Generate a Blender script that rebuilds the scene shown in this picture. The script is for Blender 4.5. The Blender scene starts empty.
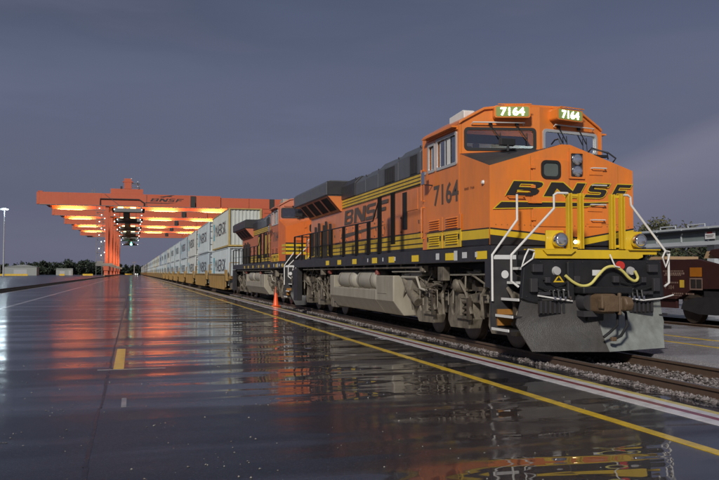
import bpy, bmesh, math, random
from math import sin, cos, pi, radians, atan2, sqrt, tan
from mathutils import Vector, Matrix
from mathutils.geometry import tessellate_polygon

SC = bpy.context.scene
COL = SC.collection
# ------------------------------------------------------------------ camera
cam_d = bpy.data.cameras.new('camera')
cam = bpy.data.objects.new('camera', cam_d); COL.objects.link(cam)
cam.location = (-7.9, 0.0, 1.465)
cam.rotation_euler = (radians(90 + 2.392), 0, radians(-15.985))
cam_d.sensor_width = 36; cam_d.lens = 36 * 790 / 719
cam_d.clip_start = 0.1; cam_d.clip_end = 6000
SC.camera = cam
# ------------------------------------------------------------------ light
SUN_AZ = radians(214)        # direction the light comes from, clockwise from +y
SUN_EL = radians(30)
SC.view_settings.view_transform = 'Standard'
SC.view_settings.look = 'None'
SC.view_settings.exposure = 0.0
SC.view_settings.gamma = 1.0
SC.cycles.use_denoising = True
SC.cycles.max_bounces = 7
SC.cycles.sample_clamp_indirect = 6.0
sd = bpy.data.lights.new('sun', 'SUN'); sd.energy = 3.1; sd.angle = radians(6)
sd.color = (1.0, 0.95, 0.88)
so = bpy.data.objects.new('sun', sd); COL.objects.link(so)
so.rotation_euler = Vector((-sin(SUN_AZ) * cos(SUN_EL), -cos(SUN_AZ) * cos(SUN_EL), -sin(SUN_EL))).to_track_quat('-Z', 'Y').to_euler()

W = bpy.data.worlds.new('World'); SC.world = W; W.use_nodes = True
nt = W.node_tree; N = nt.nodes; L = nt.links
bg = N['Background']
def wn(t, **k):
    n = N.new(t)
    for a, b in k.items(): setattr(n, a, b)
    return n
def wmath(op, a, b=None, c=None, clamp=False):
    n = wn('ShaderNodeMath', operation=op); n.use_clamp = clamp
    for i, v in enumerate((a, b, c)):
        if v is None: continue
        if isinstance(v, (int, float)): n.inputs[i].default_value = v
        else: L.new(v, n.inputs[i])
    return n.outputs[0]
def wmix(f, a, b):
    n = wn('ShaderNodeMix', data_type='RGBA')
    if isinstance(f, (int, float)): n.inputs[0].default_value = f
    else: L.new(f, n.inputs[0])
    for i, v in ((6, a), (7, b)):
        if isinstance(v, tuple): n.inputs[i].default_value = (*v, 1)
        else: L.new(v, n.inputs[i])
    return n.outputs[2]
sky = wn('ShaderNodeTexSky', sky_type='NISHITA'); sky.sun_disc = False
sky.sun_elevation = radians(1.5); sky.sun_rotation = SUN_AZ
tc = wn('ShaderNodeTexCoord'); sep = wn('ShaderNodeSeparateXYZ')
L.new(tc.outputs['Generated'], sep.inputs[0])
X_, Y_, Z_ = sep.outputs
mp = wn('ShaderNodeMapping'); L.new(tc.outputs['Generated'], mp.inputs[0]); mp.inputs['Scale'].default_value = (1, 1, 5.5)
n1 = wn('ShaderNodeTexNoise'); n1.inputs['Scale'].default_value = 1.7; n1.inputs['Detail'].default_value = 5; n1.inputs['Roughness'].default_value = 0.5
L.new(mp.outputs[0], n1.inputs['Vector'])
n2 = wn('ShaderNodeTexNoise'); n2.inputs['Scale'].default_value = 3.4; n2.inputs['Detail'].default_value = 6
L.new(mp.outputs[0], n2.inputs['Vector'])
ramp = wn('ShaderNodeValToRGB')
cr = ramp.color_ramp
cr.elements[0].position = 0.0; cr.elements[0].color = (0.150, 0.152, 0.218, 1)
cr.elements[1].position = 1.0; cr.elements[1].color = (0.055, 0.071, 0.116, 1)
for p, c in ((0.07, (0.150, 0.156, 0.228)), (0.16, (0.138, 0.156, 0.238)), (0.27, (0.100, 0.122, 0.196)), (0.40, (0.064, 0.084, 0.140))):
    e = cr.elements.new(p); e.color = (*c, 1)
zw = wmath('ADD', Z_, wmath('MULTIPLY', wmath('SUBTRACT', n1.outputs[0], 0.5), 0.16))
L.new(zw, ramp.inputs[0])
c1 = ramp.outputs[0]
dens = wmath('MULTIPLY', wmath('SUBTRACT', n1.outputs[0], 0.42), 2.4, clamp=True)
c2 = wmix(wmath('MULTIPLY', dens, 0.72), c1, (0.076, 0.088, 0.140))
dn = wmath('MULTIPLY', wmath('SUBTRACT', n2.outputs[0], 0.5), 1.6, clamp=True)
c3 = wmix(wmath('MULTIPLY', dn, 0.75), c2, (0.190, 0.190, 0.275))
# the lighter, pinkish break in the cloud over the right-hand side
az = wmath('ARCTAN2', X_, Y_)
edge = wmath('ADD', wmath('MULTIPLY', wmath('SUBTRACT', az, 0.57), 0.36), 0.128)
edge = wmath('ADD', edge, wmath('MULTIPLY', wmath('SUBTRACT', n2.outputs[0], 0.5), 0.02))
dz = wmath('SUBTRACT', edge, Z_)
m_up = wmath('DIVIDE', wmath('ADD', dz, 0.004), 0.03, clamp=True)
m_dn = wmath('SUBTRACT', 1.0, wmath('DIVIDE', dz, 0.11), clamp=True)
m_az = wmath('DIVIDE', wmath('SUBTRACT', az, 0.36), 0.25, clamp=True)
m_az2 = wmath('SUBTRACT', 1.0, wmath('DIVIDE', wmath('SUBTRACT', az, 0.85), 0.4, clamp=True), clamp=True)
m = wmath('MULTIPLY', wmath('MULTIPLY', m_up, m_dn), wmath('MULTIPLY', m_az, m_az2))
c4 = wmix(wmath('MULTIPLY', m, 0.50), c3, (0.29, 0.265, 0.345))
# thin rest of clear dusk sky through the cloud
skd = wn('ShaderNodeVectorMath', operation='SCALE'); skd.inputs['Scale'].default_value = 0.05
L.new(sky.outputs[0], skd.inputs[0])
c5 = wmix(0.04, c4, skd.outputs[0])
L.new(c5, bg.inputs[0]); bg.inputs[1].default_value = 1.0

# ------------------------------------------------------------------ materials
MATS = {}
def mk(name, rgb, rough=0.5, metal=0.0, var=0.12, scale=3.0, bump=0.0, bscale=40.0, coat=0.0, dirt=0.0,
       dirtcol=(0.10, 0.075, 0.055), emit=None, estr=0.0, spec=0.5, streak=0.0, rvar=0.12):
    m = bpy.data.materials.new(name); m.use_nodes = True
    t = m.node_tree; b = t.nodes['Principled BSDF']; K = t.links
    geo = t.nodes.new('ShaderNodeNewGeometry')
    no = t.nodes.new('ShaderNodeTexNoise'); no.inputs['Scale'].default_value = scale; no.inputs['Detail'].default_value = 5
    K.new(geo.outputs['Position'], no.inputs['Vector'])
    def mix(f, a, c):
        n = t.nodes.new('ShaderNodeMix'); n.data_type = 'RGBA'
        if isinstance(f, float): n.inputs[0].default_value = f
        else: K.new(f, n.inputs[0])
        for i, v in ((6, a), (7, c)):
            if isinstance(v, tuple): n.inputs[i].default_value = (*[max(0, min(1, q)) for q in v], 1)
            else: K.new(v, n.inputs[i])
        return n.outputs[2]
    def mth(op, a, c, clamp=False):
        n = t.nodes.new('ShaderNodeMath'); n.operation = op; n.use_clamp = clamp
        for i, v in enumerate((a, c)):
            if isinstance(v, (int, float)): n.inputs[i].default_value = v
            else: K.new(v, n.inputs[i])
        return n.outputs[0]
    col = mix(no.outputs[0], tuple(c * (1 - var * 1.6) for c in rgb), tuple(c * (1 + var * 1.6) for c in rgb))
    if dirt > 0:
        d = t.nodes.new('ShaderNodeTexNoise'); d.inputs['Scale'].default_value = 1.0; d.inputs['Detail'].default_value = 8
        d.inputs['Roughness'].default_value = 0.65
        mpn = t.nodes.new('ShaderNodeMapping'); mpn.inputs['Scale'].default_value = (3.2, 3.2, 0.8 if streak else 2.6)
        K.new(geo.outputs['Position'], mpn.inputs[0]); K.new(mpn.outputs[0], d.inputs['Vector'])
        f = mth('MULTIPLY', mth('MULTIPLY', mth('SUBTRACT', d.outputs[0], 0.40), 3.2, True), dirt)
        col = mix(f, col, dirtcol)
    K.new(col, b.inputs['Base Color'])
    r2 = t.nodes.new('ShaderNodeTexNoise'); r2.inputs['Scale'].default_value = scale * 2.3; r2.inputs['Detail'].default_value = 4
    K.new(geo.outputs['Position'], r2.inputs['Vector'])
    K.new(mth('ADD', mth('MULTIPLY', mth('SUBTRACT', r2.outputs[0], 0.5), rvar * 2), rough, True), b.inputs['Roughness'])
    b.inputs['Metallic'].default_value = metal
    b.inputs['Specular IOR Level'].default_value = spec
    b.inputs['Coat Weight'].default_value = coat; b.inputs['Coat Roughness'].default_value = 0.12
    if bump:
        bn = t.nodes.new('ShaderNodeTexNoise'); bn.inputs['Scale'].default_value = bscale; bn.inputs['Detail'].default_value = 4
        K.new(geo.outputs['Position'], bn.inputs['Vector'])
        bu = t.nodes.new('ShaderNodeBump'); bu.inputs['Strength'].default_value = bump; bu.inputs['Distance'].default_value = 0.02
        K.new(bn.outputs[0], bu.inputs['Height']); K.new(bu.outputs[0], b.inputs['Normal'])
    if emit:
        b.inputs['Emission Color'].default_value = (*emit, 1); b.inputs['Emission Strength'].default_value = estr
    MATS[name] = m
    return m
def glass(name, tint=(0.55, 0.6, 0.65), op=0.35, rough=0.10):
    m = bpy.data.materials.new(name); m.use_nodes = True
    t = m.node_tree; K = t.links
    for n in list(t.nodes):
        if n.type != 'OUTPUT_MATERIAL': t.nodes.remove(n)
    out = [n for n in t.nodes if n.type == 'OUTPUT_MATERIAL'][0]
    tr = t.nodes.new('ShaderNodeBsdfTransparent'); tr.inputs[0].default_value = (*tint, 1)
    gl = t.nodes.new('ShaderNodeBsdfGlossy'); gl.inputs['Roughness'].default_value = rough
    fr = t.nodes.new('ShaderNodeFresnel'); fr.inputs[0].default_value = 1.5
    ad = t.nodes.new('ShaderNodeMath'); ad.operation = 'ADD'; ad.use_clamp = True; ad.inputs[1].default_value = op * 0.9
    K.new(fr.outputs[0], ad.inputs[0])
    mx = t.nodes.new('ShaderNodeMixShader'); K.new(ad.outputs[0], mx.inputs[0]); K.new(tr.outputs[0], mx.inputs[1]); K.new(gl.outputs[0], mx.inputs[2])
    K.new(mx.outputs[0], out.inputs[0]); MATS[name] = m
    return m
mk('orange', (0.78, 0.215, 0.028), 0.34, coat=0.35, var=0.10, scale=1.1, bump=0.10, bscale=1.6, dirt=0.36, streak=1, dirtcol=(0.32, 0.14, 0.07))
mk('orange_side', (0.72, 0.205, 0.045), 0.36, coat=0.3, var=0.12, scale=1.1, bump=0.10, bscale=1.6, dirt=0.50, streak=1, dirtcol=(0.33, 0.15, 0.085))
mk('orange_old', (0.52, 0.155, 0.075), 0.55, var=0.10, dirt=0.45, streak=1, dirtcol=(0.24, 0.14, 0.11))
mk('orange_old_nose', (0.70, 0.16, 0.03), 0.42, var=0.06, dirt=0.15, streak=1)
mk('loco_black', (0.022, 0.021, 0.023), 0.42, var=0.2, dirt=0.25, dirtcol=(0.06, 0.05, 0.045))
mk('loco_grey', (0.095, 0.10, 0.11), 0.42, var=0.15, dirt=0.25, streak=1, dirtcol=(0.045, 0.042, 0.04), coat=0.08, rvar=0.04)
mk('loco_charcoal', (0.035, 0.034, 0.038), 0.45, var=0.2, dirt=0.2, dirtcol=(0.08, 0.065, 0.05))
mk('loco_yellow', (0.70, 0.47, 0.02), 0.35, var=0.06, dirt=0.22, streak=1, dirtcol=(0.22, 0.13, 0.04), coat=0.2)
mk('band_yellow', (0.66, 0.43, 0.035), 0.45, var=0.08, dirt=0.4, streak=1, dirtcol=(0.2, 0.13, 0.06))
mk('letter_black', (0.028, 0.024, 0.022), 0.4, var=0.1)
mk('letter_grey', (0.10, 0.075, 0.06), 0.5, var=0.1)
mk('reflector_yellow', (0.90, 0.62, 0.02), 0.3, var=.04)
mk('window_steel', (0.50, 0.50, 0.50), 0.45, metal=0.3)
mk('step_ochre', (0.36, 0.16, 0.03), 0.55, dirt=.3)
mk('stanchion_black', (0.012, 0.010, 0.009), 0.8, spec=.2)
mk('white_paint', (0.72, 0.71, 0.68), 0.4, var=0.06, dirt=0.15)
mk('cover_grey', (0.42, 0.42, 0.42), 0.45, dirt=.3)
mk('decal_white', (0.66, 0.66, 0.66), 0.4, var=0.05)
mk('rubber', (0.015, 0.015, 0.016), 0.6)
mk('grille_dark', (0.018, 0.016, 0.015), 0.6, var=0.2)
mk('truck_grime', (0.20, 0.172, 0.13), 0.62, var=0.30, scale=5, dirt=0.9, dirtcol=(0.035, 0.028, 0.022), bump=0.25, bscale=25)
mk('truck_dark', (0.06, 0.048, 0.035), 0.6, var=0.3, scale=6, dirt=0.5, bump=0.2)
mk('truck_pale', (0.22, 0.195, 0.15), 0.5, var=0.2, scale=6, dirt=0.5, dirtcol=(0.08,0.06,0.045))
mk('tank_beige', (0.33, 0.30, 0.24), 0.5, var=0.10, scale=2, dirt=0.40, streak=1, dirtcol=(0.12, 0.095, 0.065))
mk('tank_light', (0.36, 0.335, 0.28), 0.42, var=0.08, scale=2, dirt=0.25, dirtcol=(0.17, 0.14, 0.10))
mk('wheel_steel', (0.10, 0.075, 0.06), 0.45, metal=0.5, var=0.25, dirt=0.4)
mk('tread_steel', (0.42, 0.38, 0.34), 0.3, metal=0.9)
mk('rail_side', (0.085, 0.052, 0.034), 0.65, var=0.2, scale=6, dirt=0.3)
mk('coupler_rust', (0.12, 0.075, 0.04), 0.6, var=0.3, scale=9, dirt=0.4, bump=0.3)
mk('pilot_black', (0.014, 0.014, 0.016), 0.45, var=0.3, dirt=0.2, dirtcol=(0.05, 0.045, 0.04))
mk('plow_grimy_shaded', (0.060, 0.058, 0.056), 0.38, var=0.25, scale=7, dirt=0.8, dirtcol=(0.05, 0.042, 0.035), bump=0.3, bscale=60)  # left wing: grime, with its shade put into the darker base colour
mk('plow_steel_lit', (0.28, 0.30, 0.28), 0.34, var=0.15, scale=7, dirt=0.5, dirtcol=(0.075, 0.065, 0.055), bump=0.25, bscale=60)  # right wing: brighter lighting put into the paler base colour
mk('chrome', (0.72, 0.72, 0.72), 0.12, metal=1.0, rvar=0.03)
mk('hose_yellow', (0.62, 0.55, 0.16), 0.45)
mk('red_paint', (0.55, 0.04, 0.03), 0.4)
mk('red_dull', (0.20, 0.04, 0.03), 0.5, dirt=.4)
mk('cone_orange', (0.80, 0.10, 0.02), 0.45, emit=None)
mk('cab_interior', (0.55, 0.57, 0.58), 0.7, var=0.2)
mk('interior_dark', (0.14, 0.15, 0.16), 0.8)
mk('lit_yellow', (1, 0.8, 0.4), 0.4, emit=(1.0, 0.72, 0.35), estr=9)
mk('board_lit', (0.12, 0.15, 0.05), 0.4, emit=(0.72, 1.0, 0.30), estr=0.16)
mk('digit_lit', (1, 1, 0.9), 0.4, emit=(0.95, 1.0, 0.72), estr=28)
mk('grip_white', (0.62, 0.61, 0.58), 0.5)
glass('cab_glass', (0.82, 0.86, 0.88), 0.35)
glass('dark_glass', (0.22, 0.25, 0.28), 0.5)
mk('rubber_glass', (0.10, 0.12, 0.11), 0.15)
# ------------------------------------------------------------------ mesh helpers
def V(*a): return Vector(a)
class MB:
    def __init__(s): s.v = []; s.f = []
    def add(s, vs, fs):
        o = len(s.v); s.v += [tuple(p) for p in vs]; s.f += [tuple(i + o for i in f) for f in fs]; return s
    def box(s, x0, x1, y0, y1, z0, z1):
        return s.add([(x0,y0,z0),(x1,y0,z0),(x1,y1,z0),(x0,y1,z0),(x0,y0,z1),(x1,y0,z1),(x1,y1,z1),(x0,y1,z1)],
                     [(0,3,2,1),(4,5,6,7),(0,1,5,4),(1,2,6,5),(2,3,7,6),(3,0,4,7)])
    def prism(s, pts, axis, a0, a1):
        n = len(pts)
        def P(q, a):
            if axis == 'x': return (a, q[0], q[1])
            if axis == 'y': return (q[0], a, q[1])
            return (q[0], q[1], a)
        vs = [P(q, a0) for q in pts] + [P(q, a1) for q in pts]
        fs = [tuple(range(n))[::-1], tuple(range(n, 2*n))] + [(i, (i+1) % n, n + (i+1) % n, n + i) for i in range(n)]
        return s.add(vs, fs)
    def loft(s, ringA, ringB):
        n = len(ringA)
        return s.add(list(ringA) + list(ringB), [tuple(range(n))[::-1], tuple(range(n, 2*n))] + [(i, (i+1) % n, n + (i+1) % n, n + i) for i in range(n)])
    def rings(s, p0, p1, prof, n=14):
        p0 = Vector(p0); p1 = Vector(p1); d = (p1 - p0)
        dn = d.normalized(); a = dn.orthogonal().normalized(); b = dn.cross(a)
        vs = []; fs = []
        for t, r in prof:
            c = p0 + d * t
            for k in range(n):
                g = 2*pi*k/n; vs.append(c + a*cos(g)*r + b*sin(g)*r)
        for j in range(len(prof)-1):
            for k in range(n):
                fs.append((j*n+k, j*n+(k+1) % n, (j+1)*n+(k+1) % n, (j+1)*n+k))
        fs.append(tuple(range(n))[::-1]); fs.append(tuple(range((len(prof)-1)*n, len(prof)*n)))
        return s.add(vs, fs)
    def cyl(s, p0, p1, r, n=14, r2=None): return s.rings(p0, p1, [(0, r), (1, r if r2 is None else r2)], n)
    def tube(s, pts, r, n=8, closed=False):
        pts = [Vector(p) for p in pts]; m = len(pts)
        vs = []; fs = []; prev = None
        for i, p in enumerate(pts):
            d = (pts[min(i+1, m-1)] - pts[max(i-1, 0)]).normalized()
            if prev is None: a = d.orthogonal().normalized()
            else:
                a = prev - d * prev.dot(d)
                a = a.normalized() if a.length > 1e-5 else d.orthogonal().normalized()
            prev = a; b = d.cross(a)
            k2 = 1.0
            if 0 < i < m-1:
                c = (pts[i]-pts[i-1]).normalized().dot((pts[i+1]-pts[i]).normalized()); k2 = 1/max(0.6, sqrt(max(0.01, (1+c)/2)))
            for k in range(n):
                g = 2*pi*k/n; vs.append(p + (a*cos(g) + b*sin(g))*r)
        for j in range(m-1):
            for k in range(n): fs.append((j*n+k, j*n+(k+1) % n, (j+1)*n+(k+1) % n, (j+1)*n+k))
        fs.append(tuple(range(n))[::-1]); fs.append(tuple(range((m-1)*n, m*n)))
        return s.add(vs, fs)
    def coil(s, c, r, z0, z1, turns, wr=0.03, n=6):
        pts = [V(c[0] + r*cos(2*pi*t), c[1] + r*sin(2*pi*t), z0 + (z1-z0)*t/turns) for t in [k/10 for k in range(int(turns*10)+1)]]
        return s.tube(pts, wr, n)
    def sphere(s, c, r, n=10, m=6, sc=(1,1,1)):
        vs = []; fs = []
        for i in range(m+1):
            a = pi*i/m
            for k in range(n):
                g = 2*pi*k/n; vs.append((c[0]+r*sc[0]*sin(a)*cos(g), c[1]+r*sc[1]*sin(a)*sin(g), c[2]+r*sc[2]*cos(a)))
        for i in range(m):
            for k in range(n): fs.append((i*n+k, (i+1)*n+k, (i+1)*n+(k+1) % n, i*n+(k+1) % n))
        return s.add(vs, fs)
    def sheet(s, fr, pts, holes=(), t=0.0, off=0.0):
        """flat panel in frame fr=(o,ex,ez); thickness t behind, front face at off along the normal"""
        o, ex, ez = fr; nn = ex.cross(ez)
        loops = [list(pts)] + [list(h) for h in holes]
        tri = tessellate_polygon([[Vector((a, b, 0)) for a, b in lp] for lp in loops])
        flat = [q for lp in loops for q in lp]; n = len(flat)
        F = [o + ex*a + ez*b + nn*off for a, b in flat]
        if t <= 0: return s.add(F, [tuple(x) for x in tri])
        B = [p - nn*t for p in F]
        fs = [tuple(x) for x in tri] + [tuple(i+n for i in x)[::-1] for x in tri]
        st = 0
        for lp in loops:
            k = len(lp)
            for i in range(k): fs.append((st+i, st+(i+1) % k, n+st+(i+1) % k, n+st+i))
            st += k
        return s.add(F + B, fs)
    def mesh(s, name, mat, org=(0,0,0), smooth=False, norm=True):
        me = bpy.data.meshes.new(name)
        ox, oy, oz = org
        me.from_pydata([(x-ox, y-oy, z-oz) for x, y, z in s.v], [], s.f)
        if norm:
            bm = bmesh.new(); bm.from_mesh(me); bmesh.ops.recalc_face_normals(bm, faces=bm.faces); bm.to_mesh(me); bm.free()
        if mat: me.materials.append(MATS[mat] if isinstance(mat, str) else mat)
        if smooth:
            me.polygons.foreach_set('use_smooth', [True]*len(me.polygons))
            try: me.set_sharp_from_angle(angle=radians(38))
            except Exception: pass
        return me
    def build(s, name, mat, parent=None, org=(0,0,0), bevel=0, smooth=False, kind=None, norm=True):
        o = bpy.data.objects.new(name, s.mesh(name, mat, org, smooth, norm)); COL.objects.link(o)
        if parent is not None: o.parent = parent
        if bevel:
            b = o.modifiers.new('bevel', 'BEVEL'); b.width = bevel; b.segments = 2; b.limit_method = 'ANGLE'; b.angle_limit = radians(40)
        if kind: o['kind'] = kind
        return o
def link(name, me, parent=None, loc=(0,0,0), rz=0):
    o = bpy.data.objects.new(name, me); COL.objects.link(o); o.location = loc; o.rotation_euler.z = rz
    if parent is not None: o.parent = parent
    return o
def thing(name, label, cat, loc=(0,0,0), rz=0, group=None):
    o = bpy.data.objects.new(name, None); COL.objects.link(o); o.location = loc; o.rotation_euler.z = rz; o.empty_display_size = .3
    o['label'] = label; o['category'] = cat
    if group: o['group'] = group
    return o
def tag(o, label, cat, group=None):
    o['label'] = label; o['category'] = cat
    if group: o['group'] = group
    return o
def kids(o): return [c for c in KID.get(o.name, [])]
def copy_tree(root, loc, label, group=None):
    tree = {}
    for ob in SC.objects:
        if ob.parent: tree.setdefault(ob.parent.name, []).append(ob)
    def rec(o, par):
        c = o.copy(); COL.objects.link(c)
        if par is not None: c.parent = par
        for ch in tree.get(o.name, []): rec(ch, c)
        return c
    r = rec(root, None); r.location = loc
    r['label'] = label
    if group: r['group'] = group
    return r
def rrect(x0, x1, z0, z1, r, n=4):
    p = []
    for cx, cz, a0 in ((x1-r, z1-r, 0), (x0+r, z1-r, 90), (x0+r, z0+r, 180), (x1-r, z0+r, 270)):
        for k in range(n+1):
            a = radians(a0 + 90*k/n); p.append((cx + r*cos(a), cz + r*sin(a)))
    return p
def rect(x0, x1, z0, z1): return [(x0,z0),(x1,z0),(x1,z1),(x0,z1)]
FX, FZ = V(1,0,0), V(0,0,1)
def front(y): return (V(0,y,0), V(1,0,0), V(0,0,1))                 # faces -y
def left(x): return (V(x,0,0), V(0,-1,0), V(0,0,1))                 # faces -x ; a = -y
def right(x): return (V(x,0,0), V(0,1,0), V(0,0,1))                 # faces +x ; a = +y
# lettering: font curves turned into flat meshes, fitted to a box
TXT = {}
def text_shape(s, shear=0.0, fat=0.0):
    key = (s, shear, fat)
    if key in TXT: return TXT[key]
    cu = bpy.data.curves.new('lettering', 'FONT'); cu.body = s; cu.shear = shear; cu.offset = fat; cu.resolution_u = 3
    o = bpy.data.objects.new('lettering', cu); COL.objects.link(o)
    me = bpy.data.meshes.new_from_object(o.evaluated_get(bpy.context.evaluated_depsgraph_get()))
    vs = [(v.co.x, v.co.y) for v in me.vertices]; fs = [tuple(p.vertices) for p in me.polygons]
    bpy.data.objects.remove(o); bpy.data.curves.remove(cu); bpy.data.meshes.remove(me)
    TXT[key] = (vs, fs); return TXT[key]
def letters(mb, s, fr, a0, a1, b0, b1, off=0.004, shear=0.0, fat=0.0):
    vs, fs = text_shape(s, shear, fat)
    xs = [v[0] for v in vs]; ys = [v[1] for v in vs]
    X0, X1, Y0, Y1 = min(xs), max(xs), min(ys), max(ys)
    o, ex, ez = fr; nn = ex.cross(ez)
    mb.add([o + ex*(a0 + (x-X0)/(X1-X0)*(a1-a0)) + ez*(b0 + (y-Y0)/(Y1-Y0)*(b1-b0)) + nn*off for x, y in vs], fs)
    return mb

# ------------------------------------------------------------------ ground, pavements
def node_mat(name):
    m = bpy.data.materials.new(name); m.use_nodes = True; MATS[name] = m
    return m, m.node_tree, m.node_tree.nodes['Principled BSDF'], m.node_tree.links
def wet_asphalt(name, wet=1.0, base=(0.016, 0.017, 0.023)):
    m, t, b, K = node_mat(name)
    g = t.nodes.new('ShaderNodeNewGeometry')
    def noise(scale, sc=(1,1,1), det=4, rough=0.55, dist=0.0, rot=0.0):
        mp = t.nodes.new('ShaderNodeMapping'); mp.inputs['Scale'].default_value = sc; mp.inputs['Rotation'].default_value = (0, 0, rot)
        K.new(g.outputs['Position'], mp.inputs[0])
        n = t.nodes.new('ShaderNodeTexNoise'); n.inputs['Scale'].default_value = scale; n.inputs['Detail'].default_value = det
        n.inputs['Roughness'].default_value = rough; n.inputs['Distortion'].default_value = dist
        K.new(mp.outputs[0], n.inputs['Vector']); return n.outputs[0]
    def mth(op, a, c, clamp=False):
        n = t.nodes.new('ShaderNodeMath'); n.operation = op; n.use_clamp = clamp
        for i, v in enumerate((a, c)):
            if isinstance(v, (int, float)): n.inputs[i].default_value = v
            else: K.new(v, n.inputs[i])
        return n.outputs[0]
    def mix(f, a, c):
        n = t.nodes.new('ShaderNodeMix'); n.data_type = 'RGBA'
        if isinstance(f, float): n.inputs[0].default_value = f
        else: K.new(f, n.inputs[0])
        for i, v in ((6, a), (7, c)):
            if isinstance(v, tuple): n.inputs[i].default_value = (*v, 1)
            else: K.new(v, n.inputs[i])
        return n.outputs[2]
    # paver ripples: long shallow undulations lying across the lane, so water stands in bands
    rot = 0.22
    bands = noise(0.55, (0.14, 1.15, 1), 5, 0.5, 0.5, rot)
    big = noise(0.16, (1, 1, 1), 3)
    fine = noise(38, (1, 1, 1), 3)
    grit = noise(160, (1, 1, 1), 2)
    w = mth('ADD', mth('MULTIPLY', bands, 0.75), mth('MULTIPLY', big, 0.35))
    sx = t.nodes.new('ShaderNodeSeparateXYZ'); K.new(g.outputs['Position'], sx.inputs[0])
    near = mth('ADD', 0.38, mth('MULTIPLY', mth('MULTIPLY', mth('ADD', sx.outputs[0], 9.0), 0.22, True), 0.62))   # water gathers towards the rails
    mask = mth('MULTIPLY', mth('MULTIPLY', mth('SUBTRACT', w, mth('SUBTRACT', 0.53, mth('MULTIPLY', near, 0.055))), 11.0, True), near)      # 1 = standing water
    col = mix(noise(2.2, (1, 0.5, 1), 6), tuple(c*0.7 for c in base), tuple(c*1.35 for c in base))
    col = mix(mth('MULTIPLY', mth('SUBTRACT', noise(70, (1,1,1), 3), 0.57), 7, True), col, tuple(min(1, c*5.0) for c in base))
    col = mix(mth('MULTIPLY', mth('SUBTRACT', noise(0.35, (1, .4, 1), 6, 0.7), 0.52), 5, True), col, tuple(c*0.55 for c in base))
    K.new(col, b.inputs['Base Color'])
    K.new(mth('ADD', 0.42, mth('MULTIPLY', mask, -0.26)), b.inputs['Roughness'])
    b.inputs['Specular IOR Level'].default_value = 0.2
    # water film
    K.new(mth('ADD', mth('MULTIPLY', mask, 0.58 * wet), 0.36 * wet), b.inputs['Coat Weight'])
    rr = mth('ADD', mth('SUBTRACT', 0.165, mth('MULTIPLY', near, 0.06)), mth('MULTIPLY', mask, -0.100))
    rr = mth('ADD', rr, mth('MULTIPLY', mth('SUBTRACT', noise(0.9, (0.3, 1, 1), 3), 0.5), 0.08))
    K.new(mth('MAXIMUM', rr, 0.010), b.inputs['Coat Roughness'])
    b.inputs['Coat IOR'].default_value = 1.54
    bu = t.nodes.new('ShaderNodeBump'); bu.inputs['Strength'].default_value = 0.35; bu.inputs['Distance'].default_value = 0.01
    K.new(mth('ADD', fine, grit), bu.inputs['Height']); K.new(bu.outputs[0], b.inputs['Normal'])
    b2 = t.nodes.new('ShaderNodeBump'); b2.inputs['Strength'].default_value = 1.0; b2.inputs['Distance'].default_value = 0.05
    h = mth('ADD', mth('MULTIPLY', mth('MULTIPLY', noise(1.0, (0.20, 1.0, 1), 2, 0.4, 0.2, rot), near), 1.2), mth('MULTIPLY', fine, mth('MULTIPLY', mth('SUBTRACT', 1.0, mask), 0.012)))
    K.new(h, b2.inputs['Height']); K.new(b2.outputs[0], b.inputs['Coat Normal'])
    return m
wet_asphalt('wet_asphalt')
wet_asphalt('apron_concrete', 0.35, (0.27, 0.255, 0.27))
mk('ground_soil', (0.05, 0.05, 0.045), 0.9, bump=0.3)
mk('subgrade', (0.045, 0.038, 0.032), 0.8, bump=0.4, bscale=30, var=0.3)
def grav(name, rgb):
    m, t, b, K = node_mat(name)
    g = t.nodes.new('ShaderNodeNewGeometry')
    vo = t.nodes.new('ShaderNodeTexVoronoi'); vo.inputs['Scale'].default_value = 17
    K.new(g.outputs['Position'], vo.inputs['Vector'])
    hs = t.nodes.new('ShaderNodeValToRGB'); hs.color_ramp.elements[0].color = (*[c*0.30 for c in rgb], 1); hs.color_ramp.elements[1].color = (*[min(1, c*1.7) for c in rgb], 1)
    sp = t.nodes.new('ShaderNodeSeparateColor'); K.new(vo.outputs['Color'], sp.inputs[0]); K.new(sp.outputs[0], hs.inputs[0])
    K.new(hs.outputs[0], b.inputs['Base Color']); b.inputs['Roughness'].default_value = 0.55
    bu = t.nodes.new('ShaderNodeBump'); bu.inputs['Strength'].default_value = 0.8; bu.inputs['Distance'].default_value = 0.03; bu.invert = True
    K.new(vo.outputs['Distance'], bu.inputs['Height']); K.new(bu.outputs[0], b.inputs['Normal'])
grav('gravel', (0.13, 0.112, 0.105))
def stone_mat(name, a, c):
    m, t, b, K = node_mat(name)
    g = t.nodes.new('ShaderNodeNewGeometry')
    r = t.nodes.new('ShaderNodeValToRGB'); e = r.color_ramp.elements
    e[0].color = (*a, 1); e[1].color = (*c, 1); K.new(g.outputs['Random Per Island'], r.inputs[0]); K.new(r.outputs[0], b.inputs['Base Color'])
    b.inputs['Roughness'].default_value = 0.5
stone_mat('ballast', (0.045, 0.038, 0.035), (0.28, 0.245, 0.235))
stone_mat('pebble', (0.10, 0.09, 0.08), (0.34, 0.32, 0.28))
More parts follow.
